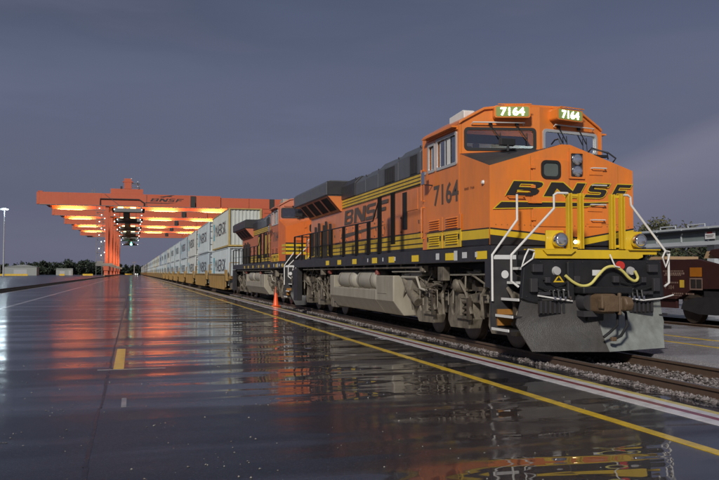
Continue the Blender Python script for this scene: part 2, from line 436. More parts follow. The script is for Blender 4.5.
def paint(name, rgb, wear=0.45):
    m, t, b, K = node_mat(name)
    g = t.nodes.new('ShaderNodeNewGeometry')
    n = t.nodes.new('ShaderNodeTexNoise'); n.inputs['Scale'].default_value = 5; n.inputs['Detail'].default_value = 9; n.inputs['Roughness'].default_value = 0.7
    K.new(g.outputs['Position'], n.inputs['Vector'])
    r = t.nodes.new('ShaderNodeValToRGB'); e = r.color_ramp.elements
    e[0].position = 0.30; e[0].color = (*[c*(1-wear) + 0.03*wear for c in rgb], 1); e[1].position = 0.55; e[1].color = (*rgb, 1)
    K.new(n.outputs[0], r.inputs[0]); K.new(r.outputs[0], b.inputs['Base Color'])
    b.inputs['Roughness'].default_value = 0.32; b.inputs['Coat Weight'].default_value = 0.5; b.inputs['Coat Roughness'].default_value = 0.12
paint('line_yellow', (0.86, 0.56, 0.02)); paint('line_white', (0.84, 0.80, 0.80)); paint('line_red', (0.27, 0.035, 0.05)); paint('line_pale', (0.80, 0.64, 0.16)); paint('line_worn', (0.34, 0.32, 0.31), 0.7)

def struct(mb, name, mat, bevel=0, norm=True):
    o = mb.build(name, mat, bevel=bevel, norm=norm); o['kind'] = 'structure'; return o
PZ = -0.15
def slab(x0, x1, y0, y1, z, th=0.2): return MB().box(x0, x1, y0, y1, z-th, z)
struct(MB().box(-3500, 3500, -300, 4500, -0.9, -0.45), 'ground', 'ground_soil')
struct(slab(-260, -20.3, -60, 780, PZ, .3), 'yard_pavement', 'wet_asphalt')
struct(slab(-17.6, -1.02, -60, 780, PZ, .3), 'pavement', 'wet_asphalt')
struct(slab(1.30, 7.1, -60, 200, -0.02, .5), 'right_pavement', 'apron_concrete')
struct(slab(9.9, 60, -60, 260, -0.06, .4), 'far_pavement', 'apron_concrete')
tb = struct(MB().box(-1.018, 1.298, -30, 780, -0.5, -0.19), 'gravel_ground', 'gravel')
struct(MB().box(7.104, 9.896, -40, 200, -0.5, -0.19), 'gravel_ground', 'gravel')
ct = struct(MB().box(-20.296, -17.604, -60, 780, -0.6, -0.26), 'gravel_ground', 'gravel')
# painted lines (4 mm sheets)
lines = thing('pavement_marking', 'white, dark red and yellow stripes painted along the pavement edge beside the rails', 'road marking')
def stripe(name, mat, x0, x1, y0, y1, par, z=PZ):
    return MB().box(x0, x1, y0, y1, z + 0.0005, z + 0.005).build(name, mat, par)
stripe('yellow_stripe', 'line_pale', -1.48, -1.37, -10, 700, lines)
stripe('white_stripe', 'line_white', -1.625, -1.483, -10, 700, lines)
stripe('red_stripe', 'line_red', -1.74, -1.628, -10, 700, lines)
stripe('white_stripe', 'line_white', -1.93, -1.743, -10, 700, lines)
def onemark(name, label, mat, x0, x1, y0, y1, z=PZ):
    tag(stripe(name, mat, x0, x1, y0, y1, None, z), label, 'road marking')
onemark('painted_line', 'long solid yellow line on wet asphalt left of the striped edge', 'line_yellow', -2.89, -2.76, -10, 500)
onemark('painted_line', 'long worn white line on the left running beside the crane rails', 'line_worn', -13.72, -13.50, -10, 560)
onemark('painted_line', 'thin yellow line on right pavement nearer the locomotive', 'line_yellow', 3.25, 3.35, -10, 180, -0.02)
onemark('painted_line', 'thin yellow line on right pavement nearer the brown wagon', 'line_yellow', 4.35, 4.45, -10, 180, -0.02)
onemark('painted_dash', 'short yellow dash painted on the asphalt seam in the left foreground', 'line_yellow', -8.20, -8.03, 14.0, 17.6)
onemark('painted_dash', 'small white paint scrap on asphalt below the yellow dash', 'line_worn', -8.02, -7.96, 10.0, 10.7)
onemark('painted_dash', 'thin white tick crossing the seam at the near end of the yellow dash', 'line_worn', -8.45, -7.35, 13.86, 13.93)
for k in range(1, 9):
    stripe('lane_dash', 'line_yellow', -8.20, -8.03, 14.0 + 45*k, 17.6 + 45*k, lines)
mk('seam_tar', (0.010, 0.010, 0.011), 0.3)
sm = MB(); random.seed(4); yy = 3.0
while yy < 160:
    w = 0.012 + random.random()*0.01; x = -8.26 + random.uniform(-.012, .012)
    sm.box(x-w, x+w, yy, yy+1.0, PZ+0.0004, PZ+0.003); yy += 1.0
tag(sm.build('seam_joint', 'seam_tar'), 'thin dark tar seam running down the wet pavement under the yellow dash', 'pavement seam')
# rails, ties and ballast
def rail_profile(x):
    return [(x-.075,-.17),(x+.075,-.17),(x+.075,-.155),(x+.012,-.135),(x+.010,-.045),(x+.036,-.035),(x+.036,-.004),(x+.028,0),(x-.028,0),(x-.036,-.004),(x-.036,-.035),(x-.010,-.045),(x-.012,-.135),(x-.075,-.155)]
def track(xc, y0, y1, n_tie, tie_y0, name_bed):
    t = thing('railway_track', name_bed, 'railway track', (xc, 0, -.17))
    for s in (-1, 1):
        r = MB().prism(rail_profile(xc + s*.7535), 'y', y0, y1).build('rail', 'rail_side', t, (xc, 0, -.17))
        MB().box(xc+s*.7535-.024, xc+s*.7535+.024, y0, y1, .0002, .0022).build('rail_head', 'tread_steel', r, (xc, 0, -.17))
    tm = MB().box(-1.0, 1.1, -.11, .11, -.14, -.012).mesh('tie', 'tie_wood')
    for k in range(n_tie): link('tie', tm, t, (0, tie_y0 + .6*k, 0))
    if n_tie > 50:
        c = MB(); random.seed(9)
        for k in range(n_tie):
            y = tie_y0 + .6*k
            for s in (-1, 1):
                x = xc + s*.7535
                c.box(x-.17, x-.077, y-.09, y+.09, -.182, -.165); c.box(x+.077, x+.17, y-.09, y+.09, -.182, -.165)
                for q in (-.115, .115): c.box(x+q-.02, x+q+.02, y-.05, y-.02, -.165, -.135)
        c.build('rail_fastening', 'wheel_steel', t, (xc, 0, -.17), kind='stuff')
    return t
mk('tie_wood', (0.06, 0.045, 0.035), 0.8, bump=0.3)
track(0.0, -20, 700, 150, 4.0, 'near railway track with brown rails in pale ballast under the orange locomotives')
track(8.5, -30, 190, 40, 2.0, 'railway track under the brown wagon at the right edge')
t = thing('crane_runway', 'sunken crane runway track with dark rails across the left pavement', 'crane runway', (-18.9, 0, -.2))
for x in (-19.6, -18.3):
    MB().prism(rail_profile(x), 'y', -40, 760).build('rail', 'rail_side', t, (-18.9, 0, -.2))
MB().box(-17.75, -17.606, -40, 760, -.3, -.145).build('kerb', 'line_worn', t, (-18.9, 0, -.2))
MB().box(-20.29, -20.15, -40, 760, -.3, -.145).build('kerb', 'line_worn', t, (-18.9, 0, -.2))
def scatter(name, mat, spots, smin, smax, seed, label=None):
    random.seed(seed)
    base = [(1,0,0),(-1,0,0),(0,1,0),(0,-1,0),(0,0,1),(0,0,-1)]
    fcs = [(0,2,4),(2,1,4),(1,3,4),(3,0,4),(2,0,5),(1,2,5),(3,1,5),(0,3,5)]
    vs = []; fs = []
    for x, y, z in spots:
        r = random.uniform(smin, smax); a = random.random()*6.28; ca, sa = cos(a), sin(a)
        sx, sy, sz = (random.uniform(.6, 1.15) for _ in range(3)); tl = random.uniform(-.5, .5)
        o = len(vs)
        for bx, by, bz in base:
            j = random.uniform(.75, 1.2)
            px, py, pz = bx*sx*j, by*sy*j + bz*tl*.4, bz*sz*.75*j
            vs.append((x + r*(px*ca - py*sa), y + r*(px*sa + py*ca), z + r*pz))
        fs += [tuple(i+o for i in f) for f in fcs]
    m = MB(); m.v = vs; m.f = fs
    o = m.build(name, mat, norm=False); o['kind'] = 'stuff'
    if label: tag(o, *label)
    return o
random.seed(2)
sp = []
def strip(x0, x1, y0, y1, n, z):
    for _ in range(n):
        y = y0 + (y1-y0)*random.random()**1.5
        x = random.uniform(x0, x1)
        sp.append((x, y, z + random.uniform(-.025, .03)))
strip(-1.0, -.84, 5, 60, 15000, -.155); strip(-.66, .66, 5, 50, 17000, -.165); strip(.84, 1.29, 5, 40, 8000, -.14)
strip(7.15, 9.85, 8, 34, 5000, -.16)
scatter('ballast', 'ballast', sp, .016, .046, 5, ('loose grey and pinkish crushed stone ballast between and beside the rails', 'ballast'))
sp = []
for _ in range(800):
    y = 4.2 + 34*random.random()**2.2; x = -8 + random.gauss(0, 3.0) if random.random() < .6 else random.uniform(-16, -2)
    if -17.4 < x < -1.1: sp.append((x, y, PZ + .004))
for _ in range(26):
    cx, cy = random.uniform(-13, -6), random.uniform(5, 16)
    for _ in range(7): sp.append((cx + random.gauss(0, .1), cy + random.gauss(0, .12), PZ + .004))
scatter('pebbles', 'pebble', sp, .005, .014, 6, ('small pale pebbles strewn over the wet asphalt in the foreground', 'pebbles'))
# ------------------------------------------------------------------ locomotives
OR = (0, 12.5, 0)
mk('cab_fill_glow', (1,1,1), .5, emit=(.8,1,.95), estr=6)  # glow of the disc added inside the cab to brighten the glass
mk('plow_glass', (0.75, 0.77, 0.8), 0.08, metal=0.85, rvar=.02)
GLY = {'B': ([(0,0),(.80,0),(.94,.06),(1,.18),(1,.36),(.93,.47),(.86,.51),(.93,.56),(1,.66),(1,.84),(.94,.95),(.80,1),(0,1)], [[(.27,.17),(.27,.40),(.66,.40),(.73,.35),(.73,.22),(.66,.17)], [(.27,.60),(.27,.83),(.66,.83),(.73,.78),(.73,.65),(.66,.60)]]),
 'N': ([(0,0),(.25,0),(.25,.58),(.66,0),(1,0),(1,1),(.75,1),(.75,.42),(.34,1),(0,1)], []),
 'S': ([(0,0),(.82,0),(.95,.06),(1,.18),(1,.44),(.94,.55),(.82,.60),(.30,.62),(.26,.66),(.26,.76),(.30,.80),(.97,.80),(.97,1),(.18,1),(.05,.94),(0,.82),(0,.58),(.06,.47),(.18,.42),(.70,.40),(.74,.36),(.74,.25),(.70,.21),(0,.21)], []),
 'F': ([(0,0),(.27,0),(.27,.36),(.82,.36),(.82,.57),(.27,.57),(.27,.78),(1,.78),(1,1),(0,1)], [])}
def bnsf_wide(mb, fr, spans, b0, b1, off, fat=0.0, sh=0.42):
    """extended slanted block lettering; fat grows every stroke by that many metres"""
    h = b1 - b0
    for ch, a0, a1 in spans:
        out, holes = GLY[ch]; sl = sh*h; w = (a1 - a0) - sl
        def grow(lp, d):
            P_ = [Vector((a0 + x*w, y*h)) for x, y in lp]; n = len(P_); ar = sum(P_[i].x*P_[(i+1) % n].y - P_[(i+1) % n].x*P_[i].y for i in range(n)); sg = 1 if ar > 0 else -1
            R_ = []
            for i in range(n):
                e1 = (P_[i]-P_[i-1]).normalized(); e2 = (P_[(i+1) % n]-P_[i]).normalized()
                n1 = Vector((e1.y, -e1.x))*sg; n2 = Vector((e2.y, -e2.x))*sg
                m_ = (n1+n2); m_ = m_/max(.35, m_.length_squared/2) if m_.length > 1e-4 else n1
                q = P_[i] + m_*d; R_.append((q.x + (q.y)*sh, b0 + q.y))
            return R_
        mb.sheet(fr, grow(out, fat), [grow(h_, -fat) for h_ in holes], off=off)

def wheelset_truck(P, root, ys, mat, seed, side_detail=True):
    """three-axle truck: side frames with pedestals, springs, journals, wheels"""
    rnd = random.Random(seed)
    tr = MB()
    for s in (-1, 1):
        x0, x1 = (s*1.06, s*1.22) if s > 0 else (s*1.22, s*1.06)
        top = [(ys[0]-1.0, 1.02), (ys[0]-.6, 1.16), (ys[0]+.6, 1.10), (ys[1]-.5, .98), (ys[1]+.5, .98), (ys[2]-.7, 1.10), (ys[2]+.4, 1.16), (ys[2]+.75, 1.02),
               (ys[2]+.72, .90), (ys[1]+.6, .84), (ys[1]-.6, .84), (ys[0]-.95, .88)]
        tr.prism(top, 'x', x0, x1)
    tr.box(-1.05, 1.05, ys[0]+.9, ys[0]+1.2, .55, .95); tr.box(-1.05, 1.05, ys[1]+.9, ys[1]+1.2, .55, .95)
    T = tr.build('truck', mat, root, OR, bevel=.02)
    for a in ys:
        w = MB()
        for s in (-1, 1):
            xi, xo = (.68, .82)
            w.rings((s*.82, a, .52), (s*.66, a, .52), [(0, .40), (.02, .49), (.10, .525), (.8, .53), (.82, .56), (1, .56)], 28)
            w.cyl((s*.83, a, .52), (s*1.0, a, .52), .14, 14)
        w.cyl((-.7, a, .52), (.7, a, .52), .1, 12)
        wh = w.build('wheel', 'wheel_steel', T, OR, smooth=True)
        for s in (-1, 1):
            m = MB()
            m.sheet((V(s*1.24, 0, 0), V(0, -s*-1 if s > 0 else -1, 0), V(0,0,1)) if False else (left(-1.24) if s < 0 else right(1.24)),
                    [((-1)*(a+d) if s < 0 else a+d, z) for d, z in
                     [(-.92,.50),(-.80,.30),(.22,.28),(.36,.42),(.30,.88),(.16,1.10),(-.10,1.14),(-.30,1.02),(-.90,1.0)]],
                    [[((-1)*(a+d) if s < 0 else a+d, z) for d, z in [(-.78,.56),(-.34,.56),(-.34,.92),(-.78,.92)]],
                     [((-1)*(a+.06+.11*cos(g)) if s < 0 else a+.06+.11*cos(g), .76+.22*sin(g)) for g in [k*pi/7 for k in range(14)]]], t=.26)
            m.build('pedestal', mat, T, OR, bevel=.012)
            MB().box(*( (-1.30,-1.04) if s < 0 else (1.04,1.30)), a-.88, a-.26, .50, .56).build('spring_seat', mat, T, OR)
            c = MB()
            c.coil((s*1.12, a-.56), .135, .56, .93, 3.3, .032)
            c.build('coil_spring', 'truck_dark', T, OR, smooth=True)
            c = MB(); c.rings((s*1.0, a+.06, .70), (s*1.20, a+.06, .70), [(0,.17),(.7,.17),(1,.11)], 14)
            c.box(*( (-1.23,-1.0) if s < 0 else (1.0,1.23)), a-.06, a+.18, .9, 1.0)
            c.build('journal_box', 'truck_dark', T, OR, smooth=True)
    if side_detail:
        for s in (-1, 1):
            for k, a in enumerate(ys):
                b = MB(); b.rings((s*1.0, a-.30, 1.22), (s*1.40, a-.30, 1.20), [(0,.17),(.65,.17),(.9,.12),(1,.03)], 14); b.build('brake_cylinder', mat, T, OR, smooth=True)
                l = MB(); l.tube([(s*1.33, a-.50, 1.3), (s*1.33, a-.85, 1.05), (s*1.30, a-1.06, .62)], .035, 6)
                l.build('brake_rigging', mat, T, OR); l = MB()
                l.tube([(s*1.3, a+.25, 1.25), (s*1.34, a+.45, 1.0), (s*1.28, a+.5, .55)], .035, 6)
                l.build('brake_lever', mat, T, OR); l = MB()
                l.box(*( (-1.36,-1.28) if s < 0 else (1.28,1.36)), a-1.02, a-.93, .50, .95)
                l.build('brake_hanger', 'truck_dark', T, OR)
            cl = MB()
            for k in range(70):
                y = rnd.uniform(ys[0]-.9, ys[2]+.9); z = rnd.uniform(.95, 1.6); x = s*rnd.uniform(.95, 1.38)
                q = rnd.random()
                if q < .5:
                    cl.tube([(x, y, z), (x + rnd.uniform(-.05,.05), y + rnd.uniform(-.6,.6), z + rnd.uniform(-.08,.08)), (x, y + rnd.uniform(-.7,.7), z + rnd.uniform(-.45,.1))], rnd.uniform(.014,.035), 6)
                elif q < .78:
                    w, h = rnd.uniform(.05,.14), rnd.uniform(.04,.12); cl.box(x-.05, x+.05, y-w, y+w, z-h, z+h)
                else:
                    cl.rings((x-.06*s, y, z), (x+.08*s, y, z), [(0,.07),(.8,.07),(1,.04)], 10)
            cl.build('brake_piping', 'truck_dark', T, OR, kind='stuff')
            cl = MB()
            for k in range(34):
                y = rnd.uniform(ys[0]-.9, ys[2]+.9); z = rnd.uniform(1.0, 1.6); x = s*rnd.uniform(1.2, 1.42)
                cl.tube([(x, y, z), (x, y + rnd.choice((-.5,-.3,.3,.6)), z), (x, y + rnd.choice((-.5,-.3,.3,.6)), z - rnd.uniform(.1,.5))] if k % 3 else [(x, y, z), (x, y + .02, z - rnd.uniform(.2,.5))], rnd.uniform(.010,.022), 6)
            cl.build('air_pipes', 'truck_pale', T, OR, kind='stuff')
    return T

def locomotive(dy, second):
    old = second
    root = thing('diesel_locomotive',
        'dirty orange and yellow locomotive coupled directly behind the leading one' if old else
        'large orange and black leading locomotive numbered 7164 with lit number boards and white handrails',
        'locomotive', (0.11, 12.5 + dy, 0), 0, 'orange locomotives at the head of the train')
    oc, os_, onose = ('orange_old', 'orange_old', 'orange_old_nose') if old else ('orange', 'orange_side', 'orange')
    def B(mb, n, m, p=root, **k): return mb.build(n, m, p, OR, **k)
    # frame and walkway
    sill = MB().box(-1.66, 1.66, 13.62, 31.95, 1.68, 1.97)
    fs = B(sill, 'frame_sill', 'loco_charcoal', bevel=.012)
    B(MB().box(-.75, .75, 12.9, 32.2, 1.15, 1.675), 'centre_frame', 'loco_black')
    B(MB().box(-1.64, 1.64, 13.63, 31.9, 1.972, 1.99), 'walkway', 'loco_black')
    for y in (26.1, 24.5, 22.7, 20.66, 19.18, 17.42, 15.32, 13.75):
        B(MB().sheet(left(-1.66), rect(-y-.24, -y+.24, 1.73, 1.88), off=.006), 'reflector', 'band_yellow' if old else 'reflector_yellow', fs)
    for y, w, h in ((16.0,.10,.07),(15.0,.09,.10),(14.55,.12,.06),(18.9,.05,.05),(19.9,.05,.05),(21.3,.05,.05),(14.0,.05,.05)):
        B(MB().sheet(left(-1.66), rect(-y-w, -y+w, 1.82-h, 1.82+h), off=.007), 'decal', 'decal_white', fs)
    # long air line under the sill with hangers
    p = MB().tube([(-1.56, 17.2, 1.60), (-1.56, 30.5, 1.60)], .028, 8)
    for k in range(12): p.box(-1.58, -1.54, 17.6+k*1.1, 17.66+k*1.1, 1.6, 1.69)
    B(p, 'air_line', 'truck_grime')
    p = MB().tube([(-1.50, 17.2, 1.50), (-1.50, 19.6, 1.50), (-1.3, 19.8, 1.45)], .02, 6).tube([(-1.40, 16.4, 1.42), (-1.40, 13.9, 1.44), (-1.40, 13.8, 1.2)], .02, 6)
    p.tube([(-1.45, 19.0, 1.36), (-1.45, 17.9, 1.36), (-1.4, 17.8, 1.1), (-1.35, 17.5, 1.05)], .03, 8)
    B(p, 'air_line', 'tank_light')
    for y0, y1, z0, z1 in ((15.90, 16.22, 1.30, 1.60), (17.2, 17.36, 1.50, 1.64), (27.3, 27.5, 1.4, 1.6)):
        B(MB().box(-1.58, -1.42, y0, y1, z0, z1), 'junction_box', 'truck_grime', bevel=.01)
    # fuel tank with air reservoirs in a cut-out
    tk = MB()
    def sect(zt): return [(-1.60, .74), (-1.60, zt), (-.75, zt), (.75, zt), (1.60, zt), (1.60, .74), (1.30, .36), (-1.30, .36)]
    def secl(y, zt, s=1.0): return [(x*s, y, z) for x, z in sect(zt)]
    tk.loft(secl(19.25, 1.40), secl(20.75, 1.40)); tk.loft(secl(20.752, 1.02), secl(25.45, 1.02)); tk.loft(secl(25.452, 1.40), secl(26.0, 1.40))
    tk.box(-1.0, 1.0, 20.76, 25.44, 1.0, 1.38)
    tk_o = B(tk, 'fuel_tank', 'tank_beige', bevel=.03)
    fl = MB().box(-1.612, -1.602, 19.8, 20.6, .92, 1.34)
    B(fl, 'tank_plate', 'tank_beige', tk_o, bevel=.006)
    B(MB().box(-1.0, 1.0, 18.35, 19.22, .35, 1.0), 'tank_skid', 'truck_grime')
    for ya, yb in ((20.95, 23.05), (23.2, 25.3)):
        for s in (-1, 1):
            r = MB().rings((s*1.28, ya, 1.27), (s*1.28, yb, 1.27), [(0,.06),(.03,.20),(.08,.275),(.12,.29),(.88,.29),(.92,.275),(.97,.20),(1,.06)], 22)
            ro = B(r, 'air_reservoir', 'tank_light', tk_o, smooth=True)
            if s < 0:
                for yy_ in (ya+.45, yb-.45):
                    bd = MB().rings((s*1.28, yy_-.03, 1.27), (s*1.28, yy_+.03, 1.27), [(0,.297),(1,.297)], 22); B(bd, 'strap', 'truck_grime', tk_o)
                [B(MB().prism([(-1.58, 1.02), (-1.2, 1.02), (-1.2, 1.12)], 'y', q_, q_+.2), 'cradle', 'truck_grime', tk_o) for q_ in (ya+.4, yb-.6)]
    B(MB().rings((-1.5, 20.9, 1.42), (-1.5, 20.9, 1.58), [(0,.07),(.5,.07),(1,.03)], 10), 'filler_cap', 'red_dull', tk_o)
    B(MB().cyl((-1.5, 26.3, 1.50), (-1.5, 26.45, 1.50), .07, 10), 'filler_cap', 'red_dull', tk_o)
    # trucks
    T1 = wheelset_truck(None, root, (14.02, 16.10, 18.12), 'truck_grime', 3 + dy, True)
    T2 = wheelset_truck(None, root, (27.0, 29.1, 31.1), 'truck_grime', 8 + dy, True)
    # traction duct between tank and truck
    B(MB().tube([(-1.30, 19.1, 1.42), (-1.36, 18.85, 1.28), (-1.36, 18.5, .95), (-1.30, 18.2, .75)], .12, 10), 'duct', 'truck_grime', smooth=True)
    B(MB().prism([(18.9,1.45),(17.7,1.52),(17.6,1.42),(18.3,1.30),(18.5,1.0),(18.75,1.0)], 'x', -1.42, -1.2), 'duct_bracket', 'tank_beige', bevel=.01)
    # ------------------------------------------------ hood
    HX = 1.10
    body = MB().box(-HX, HX, 16.9, 31.2, 1.99, 3.66)
    hd = B(body, 'engine_hood', os_)
    low = MB()
    low.sheet(left(-HX), rect(-31.1, -16.9, 2.10, 2.48), off=.006); low.sheet(right(HX), rect(16.9, 31.1, 2.10, 2.48), off=.006)
    B(low, 'lower_yellow_band', 'band_yellow', hd)
    lk = MB()
    for z in (2.20, 2.34, 2.475): lk.sheet(left(-HX), rect(-31.1, -16.9, z-.014, z+.014), off=.010); lk.sheet(right(HX), rect(16.9, 31.1, z-.014, z+.014), off=.010)
    B(lk, 'pinstripe', 'letter_black', hd)
    B(MB().sheet(left(-HX), rect(-31.1, -16.9, 1.99, 2.098), off=.006), 'lower_black_band', 'loco_charcoal', hd)
    up = MB().box(-HX-.02, HX+.02, 16.9, 26.25, 3.66, 3.97); B(up, 'upper_yellow_band', 'band_yellow', hd)
    pk = MB()
    for z in (3.68, 3.775, 3.87, 3.96): pk.sheet(left(-HX-.02), rect(-26.2, -16.9, z-.012, z+.012), off=.005); pk.sheet(right(HX+.02), rect(16.9, 26.2, z-.012, z+.012), off=.005)
    B(pk, 'pinstripe', 'letter_black', hd)
    # grey roof sections, each its own box
    secs = [(16.9, 18.55, 4.72), (18.56, 20.25, 4.74), (20.27, 22.1, 4.68), (22.12, 23.4, 4.60), (23.42, 24.5, 4.58), (24.52, 26.24, 4.62)]
    for i, (a, b, zt) in enumerate(secs):
        g = MB(); bx = HX+.015 + (.03 if i in (5,) else 0)
        g.prism([(-bx, 3.972), (-bx, zt-.22), (-bx+.22, zt), (bx-.22, zt), (bx, zt-.22), (bx, 3.972)], 'y', a, b)
        B(g, 'roof_section', 'loco_charcoal' if i == 5 else 'loco_grey', hd, bevel=.012)
        e = MB()
        for yy_ in (a+.15,): e.tube([(-bx+.10, yy_-.05, zt-.10), (-bx+.08, yy_-.04, zt-.05), (-bx+.08, yy_+.04, zt-.05), (-bx+.10, yy_+.05, zt-.10)], .010, 6)
        B(e, 'lifting_eye', 'loco_black', hd)
    for a, b, z0, z1 in ((20.55, 21.45, 3.99, 4.42), (18.75, 19.30, 3.99, 4.48), (17.5, 18.2, 4.15, 4.45)):
        B(MB().box(-HX-.022, -HX-.01, a, b, z0, z1), 'intake_grille', 'grille_dark', hd)
        s_ = MB()
        n_ = int((b-a)/.11)
        for k in range(n_): s_.box(-HX-.035, -HX-.023, a+.11*k+.02, a+.11*k+.05, z0+.02, z1-.02)
        B(s_, 'grille_bars', 'loco_charcoal', hd, kind='stuff')
    B(MB().box(-.5, .5, 22.3, 23.6, 4.58, 4.78), 'exhaust_hatch', 'loco_black', hd, bevel=.03)
    B(MB().tube([(.3, 21.5, 4.68), (.3, 21.5, 4.86), (.15, 21.2, 4.9)], .05, 8), 'horn', 'loco_grey', hd, smooth=True)
    # hood doors, proud of the side, with latches and hinges
    doors = [(17.05,17.85,'t'),(17.9,18.7,'t'),(20.0,20.75,'f'),(20.8,21.55,'f'),(21.6,22.35,'f'),(22.4,23.15,'f'),(23.2,23.95,'f'),(24.0,24.75,'f'),(24.8,25.55,'f'),(25.6,26.3,'f'),(26.5,27.3,'f'),(28.9,29.6,'f'),(29.7,30.4,'f')]
    dcol = os_
    for a, b, k_ in doors:
        d = B(MB().box(-HX-.014, -HX, a+.012, b-.012, 2.50, 3.02 if k_ == 'f' else 3.60), 'hood_door', dcol, hd, bevel=.005)
        h = MB().box(-HX-.035, -HX-.016, b-.10, b-.05, 2.72, 2.80)
        for z in (2.56, 2.94): B(MB().box(-HX-.026, -HX-.016, a, a+.06, z-.02, z+.02), 'hinge', 'letter_grey' if not old else 'letter_black', d)
        B(h, 'latch', 'letter_grey' if not old else 'letter_black', d)
    for a, b in ((18.75, 19.9), (21.9, 23.0), (24.1, 25.3)):
        B(MB().box(-HX-.012, -HX, a, b, 3.08, 3.60), 'access_panel', dcol, hd, bevel=.006)
    B(MB().box(-HX-.02, -HX-.002, 19.55, 19.9, 2.62, 3.60), 'dark_slot', 'grille_dark', hd)
    if old:
        for a, b in ((20.2,20.9),(21.3,22.0),(23.2,24.4)):
            B(MB().box(-HX-.022, -HX-.016, a, b, 2.3, 3.62), 'open_door', 'grille_dark', hd)
            B(MB().box(-HX-.027, -HX-.023, a+.12, b-.12, 2.5, 3.5), 'panel_inset', 'band_yellow', hd)
    # lettering along the hood
    lt = MB()
    if not old:
        bnsf_wide(lt, left(-HX-.014), (('B',-25.95,-24.75),('N',-24.75,-23.35),('S',-23.4,-22.25),('F',-22.25,-21.1)), 3.09, 3.56, .004, .0, .25)
        lt.sheet(left(-HX-.014), [(-26.5,2.66),(-25.9,2.78),(-23.2,2.84),(-21.3,2.85),(-23.2,2.76),(-25.9,2.64)], off=.006)
        B(lt, 'hood_lettering', 'letter_grey', hd)
    # handrails and stanchions
    st = [(32.0,2.95),(30.5,2.95),(29.0,2.93),(27.1,2.92),(25.69,2.92),(24.12,2.91),(22.61,2.91),(21.37,2.90),(20.33,3.52),(19.2,3.52)]
    for s in (-1, 1):
        for y, zt in st:
            B(MB().box(*((-1.64,-1.60) if s < 0 else (1.60,1.64)), y-(.13 if y < 25 else .08), y+(.13 if y < 25 else .08), 1.97 if y > 20 else 2.2, zt), 'stanchion', 'stanchion_black')
        B(MB().tube([(s*1.62, 32.0, 2.95), (s*1.62, 20.95, 2.91), (s*1.62, 20.33, 3.52), (s*1.62, 16.95, 3.53)], .02, 8), 'handrail', 'loco_black')
        B(MB().tube([(s*1.62, 32.0, 2.45), (s*1.62, 21.0, 2.43)], .012, 6), 'handrail', 'loco_black')
    for k, y in enumerate((30.1, 29.55, 28.75, 28.4, 27.75)):
        B(MB().box(-HX-.10, -HX-.03, y-.045, y+.045, 2.05, 3.25 + .12*(k % 2)), 'riser_pipe', 'grille_dark', hd)
    for y in (28.0, 29.9, 31.0):
        B(MB().box(-HX-.03, -HX-.002, y-.35, y+.2, 2.15, 3.05), 'side_grille', 'grille_dark', hd)
    # radiator section with overhanging wings
    rb = B(MB().prism([(-HX,3.662),(-HX,3.72),(-1.02,4.05),(-1.0,4.1),(1.0,4.1),(1.02,4.05),(HX,3.72),(HX,3.662)], 'y', 26.28, 31.2), 'radiator_body', os_, hd)
    wing = MB().prism([(-1.61,4.12),(-1.66,4.16),(-1.66,4.56),(-1.56,4.66),(1.56,4.66),(1.66,4.56),(1.66,4.16),(1.61,4.12)], 'y', 26.30, 32.0)
    wg = B(wing, 'radiator_wing', 'loco_charcoal' if old else 'loco_grey', hd, bevel=.015)
    B(MB().box(-1.64, 1.64, 26.27, 26.297, 4.16, 4.62), 'wing_end_plate', 'loco_charcoal', wg)
    for s in (-1, 1):
        B(MB().prism([(s*1.60,4.118),(s*1.14,3.60),(s*1.10,3.60),(s*1.0,4.118)], 'y', 26.32, 31.2), 'radiator_soffit', os_, hd)
        for k in range(4):
            a = 26.5 + k*1.16
            o_ = V(s*1.60, 0, 4.118); d_ = (V(s*1.14, 0, 3.60) - o_)
            n_ = V(s*.75, 0, -.66)*.012
            q = [(o_ + d_*t_ + n_ + V(0, y_, 0)) for t_, y_ in ((.08, a), (.08, a+1.0), (.86, a+1.0), (.86, a))]
            B(MB().add(q, [(0,1,2,3)]), 'radiator_screen', 'grille_dark', hd)
            bl = MB()
            for y_ in (a-.07, a+1.07-.07): bl.add([o_ + d_*.04 + n_*3 + V(0,y_-.03,0), o_ + d_*.04 + n_*3 + V(0,y_+.05,0), o_ + d_*.95 + n_*3 + V(0,y_+.05,0), o_ + d_*.95 + n_*3 + V(0,y_-.03,0)], [(0,1,2,3)])
            B(bl, 'screen_frame', oc, hd)
    # ------------------------------------------------ cab
    def yf(x): return 14.50 + .21*abs(x)                # V-shaped front wall
    CX = 1.66
    roof_c = [(-1.66,4.50),(-1.58,4.56),(-1.15,4.80),(-.5,4.88),(.5,4.88),(1.15,4.80),(1.58,4.56),(1.66,4.50)]
    side_bot = 1.99
    cab = B(MB().box(-1.60, 1.60, 14.95, 16.86, 1.99, 3.55), 'cab', 'interior_dark')
    # side walls with window openings
    for s in (-1, 1):
        fr = left(-CX) if s < 0 else right(CX); g = -1 if s < 0 else 1
        def R(a, b, z0, z1, r=.04): 
            p_ = rrect(min(g*a, g*b), max(g*a, g*b), z0, z1, r); return p_
        w_ = MB().sheet(fr, rect(min(g*14.82, g*16.88), max(g*14.82, g*16.88), 1.99, 4.50), [R(16.52, 16.16, 3.72, 4.30), R(16.02, 14.95, 3.72, 4.34)], t=.06)
        ws = B(w_, 'cab_side_wall', oc, cab)
        for a, b, z1 in ((16.52, 16.16, 4.30), (16.02, 14.95, 4.34)):
            B(MB().sheet(fr, R(a+.035, b-.035, 3.685, z1+.035), [R(a-.02, b+.02, 3.745, z1-.025)], t=.03, off=.02), 'window_frame', 'window_steel', cab)
            B(MB().sheet(fr, R(a, b, 3.72, z1), off=-.03), 'window_pane', 'dark_glass', cab)
